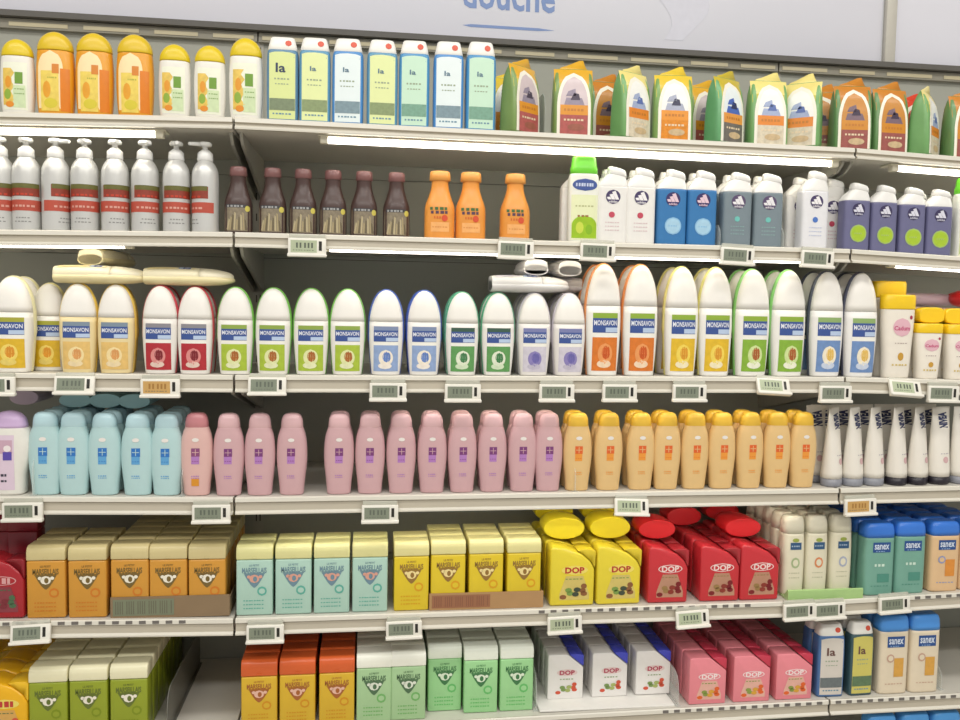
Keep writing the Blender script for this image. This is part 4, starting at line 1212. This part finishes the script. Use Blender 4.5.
def lay(key, x, y, z, ang, lab, group, roll=0):
    # a bottle lying on its back; ang is the heading of its top end
    c, s_ = math.cos(ang), math.sin(ang)
    m = Matrix(((s_, 0, c), (-c, 0, s_), (0, -1, 0)))
    t = KINDS[key]['depth'] / 2
    spawn(key, (x, y, z + t), m.to_euler(), lab, group)
LYING = [('dome_pale', 3, -0.356, 0.05, 0.1795, 0, 'cream bottle lying across the tops of the two cream dome bottles', 'bottles lying on top of the third shelf row'),
 ('dome_pale', 3, -0.1843, 0.055, 0.18, 0, 'cream bottle lying across the red-label bottles with tip to the right', 'bottles lying on top of the third shelf row'),
 ('dome_pale', 3, -0.2955, 0.062, 0.2165, 80, 'topmost pale bottle lying above the other lying cream bottle, third shelf', 'bottles lying on top of the third shelf row'),
 ('dome_plain', 3, 0.5313, 0.055, 0.1785, 2, 'white bottle lying lowest across the lilac-label bottles, third shelf', 'white bottles lying above the lilac-label bottles'),
 ('dome_plain', 3, 0.749, 0.125, 0.1785, 180, 'white bottle lying behind the lowest lying white bottle, third shelf', 'white bottles lying above the lilac-label bottles'),
 ('dome_plain', 3, 0.629, 0.04, 0.215, 88, 'left-hand of the two white bottles stacked end-on above the lilac-label row', 'white bottles lying above the lilac-label bottles'),
 ('dome_plain', 3, 0.7091, 0.06, 0.215, 94, 'right-hand of the two white bottles stacked end-on above the lilac-label row', 'white bottles lying above the lilac-label bottles'),
 ('oval_teal', 4, -0.336, 0.085, 0.17, 90, 'left-hand of the three pale blue bottles lying end-on under the price tag', 'pale blue bottles lying on the pale blue row'),
 ('oval_teal', 4, -0.2762, 0.085, 0.17, 90, 'middle of the three pale blue bottles lying end-on under the price tag', 'pale blue bottles lying on the pale blue row'),
 ('oval_teal', 4, -0.2179, 0.085, 0.17, 90, 'right-hand of the three pale blue bottles lying end-on under the price tag', 'pale blue bottles lying on the pale blue row'),
 ('oval_mauve', 4, -0.4498, 0.12, 0.169, 90, 'mauve bottle end lying above the broad lilac-capped bottle', None),
 ('oval_yellow', 5, 0.7134, 0.07, 0.1335, 90, 'left-hand front yellow bottle lying end-on above the yellow slant-shouldered bottles', 'yellow bottles lying on the yellow row'),
 ('oval_yellow', 5, 0.8205, 0.07, 0.1335, 90, 'right-hand front yellow bottle lying end-on above the yellow slant-shouldered bottles', 'yellow bottles lying on the yellow row'),
 ('oval_yellow', 5, 0.7246, 0.225, 0.1335, 90, 'left-hand rear yellow bottle lying end-on behind the bright front ones', 'yellow bottles lying on the yellow row'),
 ('oval_yellow', 5, 0.8402, 0.225, 0.1335, 90, 'right-hand rear yellow bottle lying end-on behind the bright front ones', 'yellow bottles lying on the yellow row'),
 ('oval_red', 5, 0.9313, 0.07, 0.1305, 90, 'left-hand front red bottle lying end-on above the red slant-shouldered bottles', 'red bottles lying on the red row'),
 ('oval_red', 5, 1.1387, 0.07, 0.1305, 90, 'right-hand front red bottle lying end-on above the red slant-shouldered bottles', 'red bottles lying on the red row'),
 ('oval_red', 5, 1.0379, 0.18, 0.1305, 90, 'left-hand dark red bottle lying end-on at the rear of the red row', 'red bottles lying on the red row'),
 ('oval_red', 5, 1.1549, 0.225, 0.1305, 90, 'right-hand dark red bottle lying end-on at the rear of the red row', 'red bottles lying on the red row'),
 ('cadum_small', 3, 1.5589, 0.165, 0.1275, -88, 'short bottle lying with yellow cap towards the front on the short pink-oval bottles', 'short cream bottles'),
 ('cadum_small', 3, 1.635, 0.165, 0.1275, -92, 'short bottle lying partly beyond the right photo edge, on the short pink-oval bottles', 'short cream bottles'),
 ('oval_mauve', 3, 1.5551, 0.15, 0.1672, 0, 'pale mauve bottle lying sideways above the lying yellow-capped bottle, third shelf', None),
 ('oval_red', 3, 1.7007, 0.05, 0.1672, 90, 'red bottle lying end-on at the right photo edge of third shelf', None)]
for a in LYING:
    key, s, x, y, up, ang, lab, grp = a
    lay(key, x, y, sz(s, x) + up, math.radians(ang), lab, grp)

# cardboard trays, clear dividers, promotional plinths
def tray(x0, x1, s, y0, depth, hf, col, lab, barcode_side):
    root = link('display_tray', None); root.location = ((x0+x1)/2, y0, sz(s, (x0+x1)/2) + .0003)
    a = (x1 - x0) / 2
    m = M(col, .8, var=.08, scale=25)
    link('tray_floor', MB().box(-a, a, .0, depth, 0, .0015, m).mesh('tray_floor'), root)
    link('front_wall', MB().box(-a, a, 0, .0015, .0015, hf, m).mesh('front_wall'), root)
    for sx in (-1, 1):
        link('side_wall', MB().box(sx*a-.0007, sx*a+.0007, .0015, depth, .0015, hf*.9, m).mesh('side_wall'), root)
    L = Label(flat_surf(0))
    pm = M('#6b6a58' if barcode_side == 'dark' else '#8a5a44', .8)
    L.rect(-a*.96, a*.06, hf*.12, hf*.88, M('#7a8068' if barcode_side == 'dark' else '#9a6a4c', .8), 0)
    for i in range(26):
        if i % 5 != 4: L.rect(-a*.92 + i*a*.037, -a*.92 + i*a*.037 + a*.016, hf*.2, hf*.8, pm, 1, 1, 1)
    link('printed_panel', L.mesh('printed_panel'), root)
    tag(root, lab, 'tray')
TRAYS = [(-0.2487, -0.0117, 5, 0.0115, 0.3, 0.045, '#8a7458', 'grey-brown cardboard tray holding the orange square bottles', 'dark'),
 (0.4064, 0.6554, 5, 0.0115, 0.22, 0.037, '#b08a5e', 'brown cardboard tray holding the yellow square bottles', 'brown')]
for t in TRAYS: tray(*t)

clear_m = M('#e6ebe6', .12, alpha=.30)
shade_sheet = M('#77776f', .3, alpha=.8)  # dark tone of the sheet that paints the shading beside the olive-green bottles
grey_clear = M('#aab0a8', .2, alpha=.72)
def divider(x, s, y0, y1, h, lab, m=clear_m, front=0, round_=True):
    root = link('shelf_divider', None); root.location = (x, y0, sz(s, x) + .0003)  # also names the added dark sheet that stands in for shade
    L = y1 - y0
    poly = [(0, .002), (L, .002), (L, h), (.03, h), (.012, h*.9), (.003, h*.7), (0, h*.5)] if round_ else [(0, .002), (L, .002), (L, h), (0, h)]
    link('panel', MB().prism_x(poly, -.0008, .0008, m).mesh('panel'), root)
    link('foot', MB().box(-.006, .006, 0, L, 0, .0018, m).mesh('foot'), root)
    if front: link('front_fence', MB().box(min(0, front), max(0, front), -.002, -.0005, 0.0, .035, m).mesh('front_fence'), root)
    tag(root, lab, 'divider')
DIVS = [(0.6389, 1, 0.03, 0.2, 0.095, 'grey plastic card divider between the two leftmost refill pouches, top shelf', 'g'),
 (0.7201, 4, 0.006, 0.3, 0.06, 'clear plastic divider between pink and honey-orange bottles, fourth shelf', 'c'),
 (-0.3934, 4, 0.006, 0.3, 0.085, 'clear plastic divider between the lilac-capped and pale blue bottles, fourth shelf', 'c'),
 (-0.1057, 4, 0.006, 0.3, 0.06, 'clear plastic divider between the pale blue and pink bottles, fourth shelf', 'c'),
 (0.6478, 6, 0.02, 0.32, 0.085, 'clear plastic divider between vivid green and white bottles, sixth shelf', 'c'), (0.9711, 6, 0.008, 0.32, 0.075, 'clear plastic divider between white and pink bottles, sixth shelf', 'c'),
 (1.6253, 6, 0.02, 0.32, 0.055, 'clear plastic divider right of the beige blue-capped bottles, sixth shelf', 'c'),
 (-0.1384, 6, 0.012, 0.36, 0.09, 'dark grey sheet added for the shading right of the olive-green bottles, sixth shelf', 'd'), (1.0287, 2, 0.006, 0.2, 0.05, 'clear plastic divider between blue and grey-teal bottles, second shelf', 'c'),  # the dark sheet stands in for shade on the shelf floor
 (1.1753, 2, 0.006, 0.2, 0.05, 'clear plastic divider right of the grey-teal bottles, second shelf', 'c')]
for x, s, y0, y1, h, lab, mk in DIVS: divider(x, s, y0, y1, h, lab, {'c': clear_m, 'g': grey_clear, 'd': shade_sheet}[mk])

PL = {'white': ((0.6544, 0.9647), 0.012, 0.3, 6, 0.0045), 'green': ((1.221, 1.4041), 0.006, 0.27, 5, 0.02)}
(x0, x1), y0, y1, s, hh = PL['white']
mb = MB().box(x0, x1, y0, y1, sz(s, (x0+x1)/2) + .0003, sz(s, (x0+x1)/2) + hh, M('#eceae4', .5), .001)
tag(link('white_riser', mb.mesh('white_riser')), 'low white riser carrying the white blue-topped bottles on sixth shelf', 'riser')
(x0, x1), y0, y1, s, hh = PL['green']
zg = sz(s, (x0+x1)/2) + .0003
root = link('display_tray', None); root.location = ((x0+x1)/2, y0, zg)
a = (x1-x0)/2; gm = M('#b3cf93', .5, var=.06)
link('tray_floor', MB().box(-a, a, 0, y1-y0, 0, .0045, gm).mesh('tray_floor'), root)
link('front_lip', MB().prism_x([(-.001, 0), (-.001, .022), (.003, .024), (.016, .010), (.016, .0046), (0, .0046)], -a, a, M('#a9cb86', .45, var=.05)).mesh('front_lip'), root)
tag(root, 'pale green display tray lip in front of the ivory bottles on fifth shelf', 'tray')

# ------------------------------------------------------------------ electronic price tags
tag_frame = M('#e9e6dc', .4); lcd = M('#858d7c', .25, var=.05); digit = M('#5f675a', .4); blackm = M('#26241f', .4)
warm_paper = M('#c9a060', .6)
def frame_mesh(w, h):
    mb = MB()
    mb.box(-w/2, w/2, 0, .008, -h/2, h/2 - .0, tag_frame, .0016, 2)
    return mb.mesh('frame')
FR = frame_mesh(.076, .036)
def screen(yel=False, pale=False):
    L = Label(flat_surf(0))
    L.rect(-.0325, .0195, -.011, .0135, warm_paper if yel else (M('#b4bea0', .3) if pale else lcd), 0)
    for i, x in enumerate((-.020, -.013, -.004, .003, .010)):
        L.rect(x-.0018, x+.0018, -.002, .0085, digit if not yel else M('#a5783a', .5), 1, 1, 1)
    L.scribble(-.028, .015, -.0065, digit, 8, .0012, 1)
    return L.mesh('screen')
SCR = {'n': screen(), 'y': screen(True), 'p': screen(False, True)}
L = Label(flat_surf(0)); L.rect(.0235, .0295, -.007, .012, blackm, 0); BTN = L.mesh('sensor_window')
HOLD = MB().box(-.036, .036, .004, .010, .010, .026, M('#d6d6c8', .25, alpha=.55), .001).mesh('holder_clip')
FOOT = MB().box(-.039, .039, -.0055, .008, -.020, -.0135, tag_frame, .0015, 2).mesh('lower_lip')
def pricetag(x, z, tilt, kindk, lab, lean=0):
    root = link('price_tag', None)
    root.location = (x, -.0145, z); root.rotation_euler = (math.radians(lean), math.radians(tilt), 0)
    link('frame', FR, root)
    link('screen', SCR[kindk], root); link('sensor_window', BTN, root); link('holder_clip', HOLD, root); link('lower_lip', FOOT, root)
    tag(root, lab, 'price tag', 'electronic price tags on the shelf rails')
TAGS = [(0.1458, 1.5254, 0, 'p', 'leftmost price tag on the second shelf rail, below the dark brown bottles', 0),
 (0.5745, 1.5306, 1, 'n', 'second price tag from left on the second shelf rail, below the third orange bottle', 0),
 (0.7505, 1.531, 1, 'n', 'third price tag from left on the second shelf rail, below the green-capped bottle', 0),
 (1.0618, 1.5304, 2, 'n', 'fourth price tag from left on the second shelf rail, below the grey-teal bottles', 0),
 (1.2463, 1.5285, 2, 'n', 'fifth price tag from left on the second shelf rail, below the taller white bottle', 0),
 (-0.4533, 1.2398, 0, 'n', 'leftmost price tag on the third shelf rail, below the wide yellow-label bottle', 0),
 (-0.305, 1.2426, 0, 'n', 'second price tag from left on the third shelf rail, below the cream bottles', -12),
 (-0.1419, 1.2375, 0, 'y', 'third price tag from left on the third shelf rail, below the red-label bottles', 0),
 (0.0672, 1.2426, 0, 'n', 'fourth price tag from left on the third shelf rail, below the small green-label bottles', -8),
 (0.3119, 1.2314, 0, 'n', 'fifth price tag from left on the third shelf rail, below the small blue-label bottles', 0),
 (0.4682, 1.23, 0, 'n', 'sixth price tag from left on the third shelf rail, below the dark green-label bottles', 0),
 (0.6694, 1.2308, 0, 'n', 'seventh price tag from left on the third shelf rail, below the lilac-label bottles', 0),
 (0.8076, 1.2314, 0, 'n', 'eighth price tag from left on the third shelf rail, below the tall orange-label bottles', 0),
 (0.9644, 1.232, 0, 'n', 'ninth price tag from left on the third shelf rail, below the tall yellow-label bottles', 0),
 (1.1566, 1.2483, 3, 'p', 'tenth price tag from left on the third shelf rail, below the tall green-label bottles', -25),
 (1.3032, 1.2312, 0, 'n', 'eleventh price tag from left on the third shelf rail, below the tall blue-label bottles', 0),
 (1.4708, 1.2455, 4, 'p', 'twelfth price tag from left on the third shelf rail, below the tall pink-oval bottle', -25),
 (1.5645, 1.2323, 1, 'n', 'last price tag on the third shelf rail, below the short pink-oval bottles', 0), (-0.4061, 0.9895, 0, 'n', 'leftmost price tag on the fourth shelf rail, below the lilac-capped bottle', 0),
 (-0.0438, 0.9802, 0, 'n', 'second price tag from left on the fourth shelf rail, below the leftmost pink bottle', 0),
 (0.2981, 0.9751, 0, 'n', 'third price tag from left on the fourth shelf rail, below the third pink bottle', 0),
 (0.842, 0.9825, 2, 'p', 'fourth price tag from left on the fourth shelf rail, below the honey-orange bottles', -15),
 (1.3762, 0.9752, -2, 'y', 'fifth price tag from left on the fourth shelf rail, below the grey-capped tubes', 0),
 (-0.3952, 0.7416, -2, 'n', 'leftmost price tag on the fifth shelf rail, below the leftmost orange square bottle', -12),
 (0.0638, 0.726, 0, 'n', 'second price tag from left on the fifth shelf rail, below the leftmost mint bottle', 0),
 (0.3511, 0.725, -1, 'n', 'third price tag from left on the fifth shelf rail, below the yellow square bottle', 0),
 (0.6997, 0.7245, -2, 'p', 'fourth price tag from left on the fifth shelf rail, below the yellow slant-shouldered bottles', 0),
 (0.9897, 0.7287, -3, 'p', 'fifth price tag from left on the fifth shelf rail, below the red slant-shouldered bottles', -8),
 (1.2411, 0.7369, -2, 'n', 'sixth price tag from left on the fifth shelf rail, below the ivory bottles', 0),
 (1.3133, 0.737, -2, 'n', 'seventh price tag from left on the fifth shelf rail, below the green display tray', 0),
 (1.4717, 0.7463, -3, 'n', 'eighth price tag from left on the fifth shelf rail, below the green blue-capped bottles', 0)]
for t in TAGS: pricetag(*t)

# ------------------------------------------------------------------ light
def area(name, loc, sx, sy, power, rot=(0, 0, 0), col=(1, .975, .93)):
    l = bpy.data.lights.new(name, 'AREA'); l.shape = 'RECTANGLE'; l.size = sx; l.size_y = sy; l.energy = power; l.color = col
    o = bpy.data.objects.new(name, l); COL.objects.link(o); o.location = loc; o.rotation_euler = rot
    return o
area('ceiling_light', (.6, -1.15, 3.2), 5.0, .35, 47)
area('ceiling_light', (.6, -2.9, 3.2), 5.0, .35, 95)
w = bpy.data.worlds.new('store'); SC.world = w; w.use_nodes = True
bg = w.node_tree.nodes['Background']; bg.inputs[0].default_value = (1, .98, .95, 1); bg.inputs[1].default_value = .5

# ------------------------------------------------------------------ camera
cam = bpy.data.cameras.new('camera'); co = bpy.data.objects.new('camera', cam); COL.objects.link(co)
cam.sensor_width = 36; cam.lens = 850 * 36 / 960; cam.clip_start = .05; cam.clip_end = 50
r, u, f = ((0.991265, -0.130611, 0.018292), (-0.009264, 0.069396, 0.997546), (0.131559, 0.989002, -0.06758))
co.matrix_world = Matrix(((r[0], u[0], -f[0], 0.2685), (r[1], u[1], -f[1], -1.7762), (r[2], u[2], -f[2], ZC), (0, 0, 0, 1)))
SC.camera = co
SC.view_settings.view_transform = 'Standard'; SC.view_settings.look = 'None'; SC.view_settings.gamma = 1
SC.view_settings.exposure = 0.03
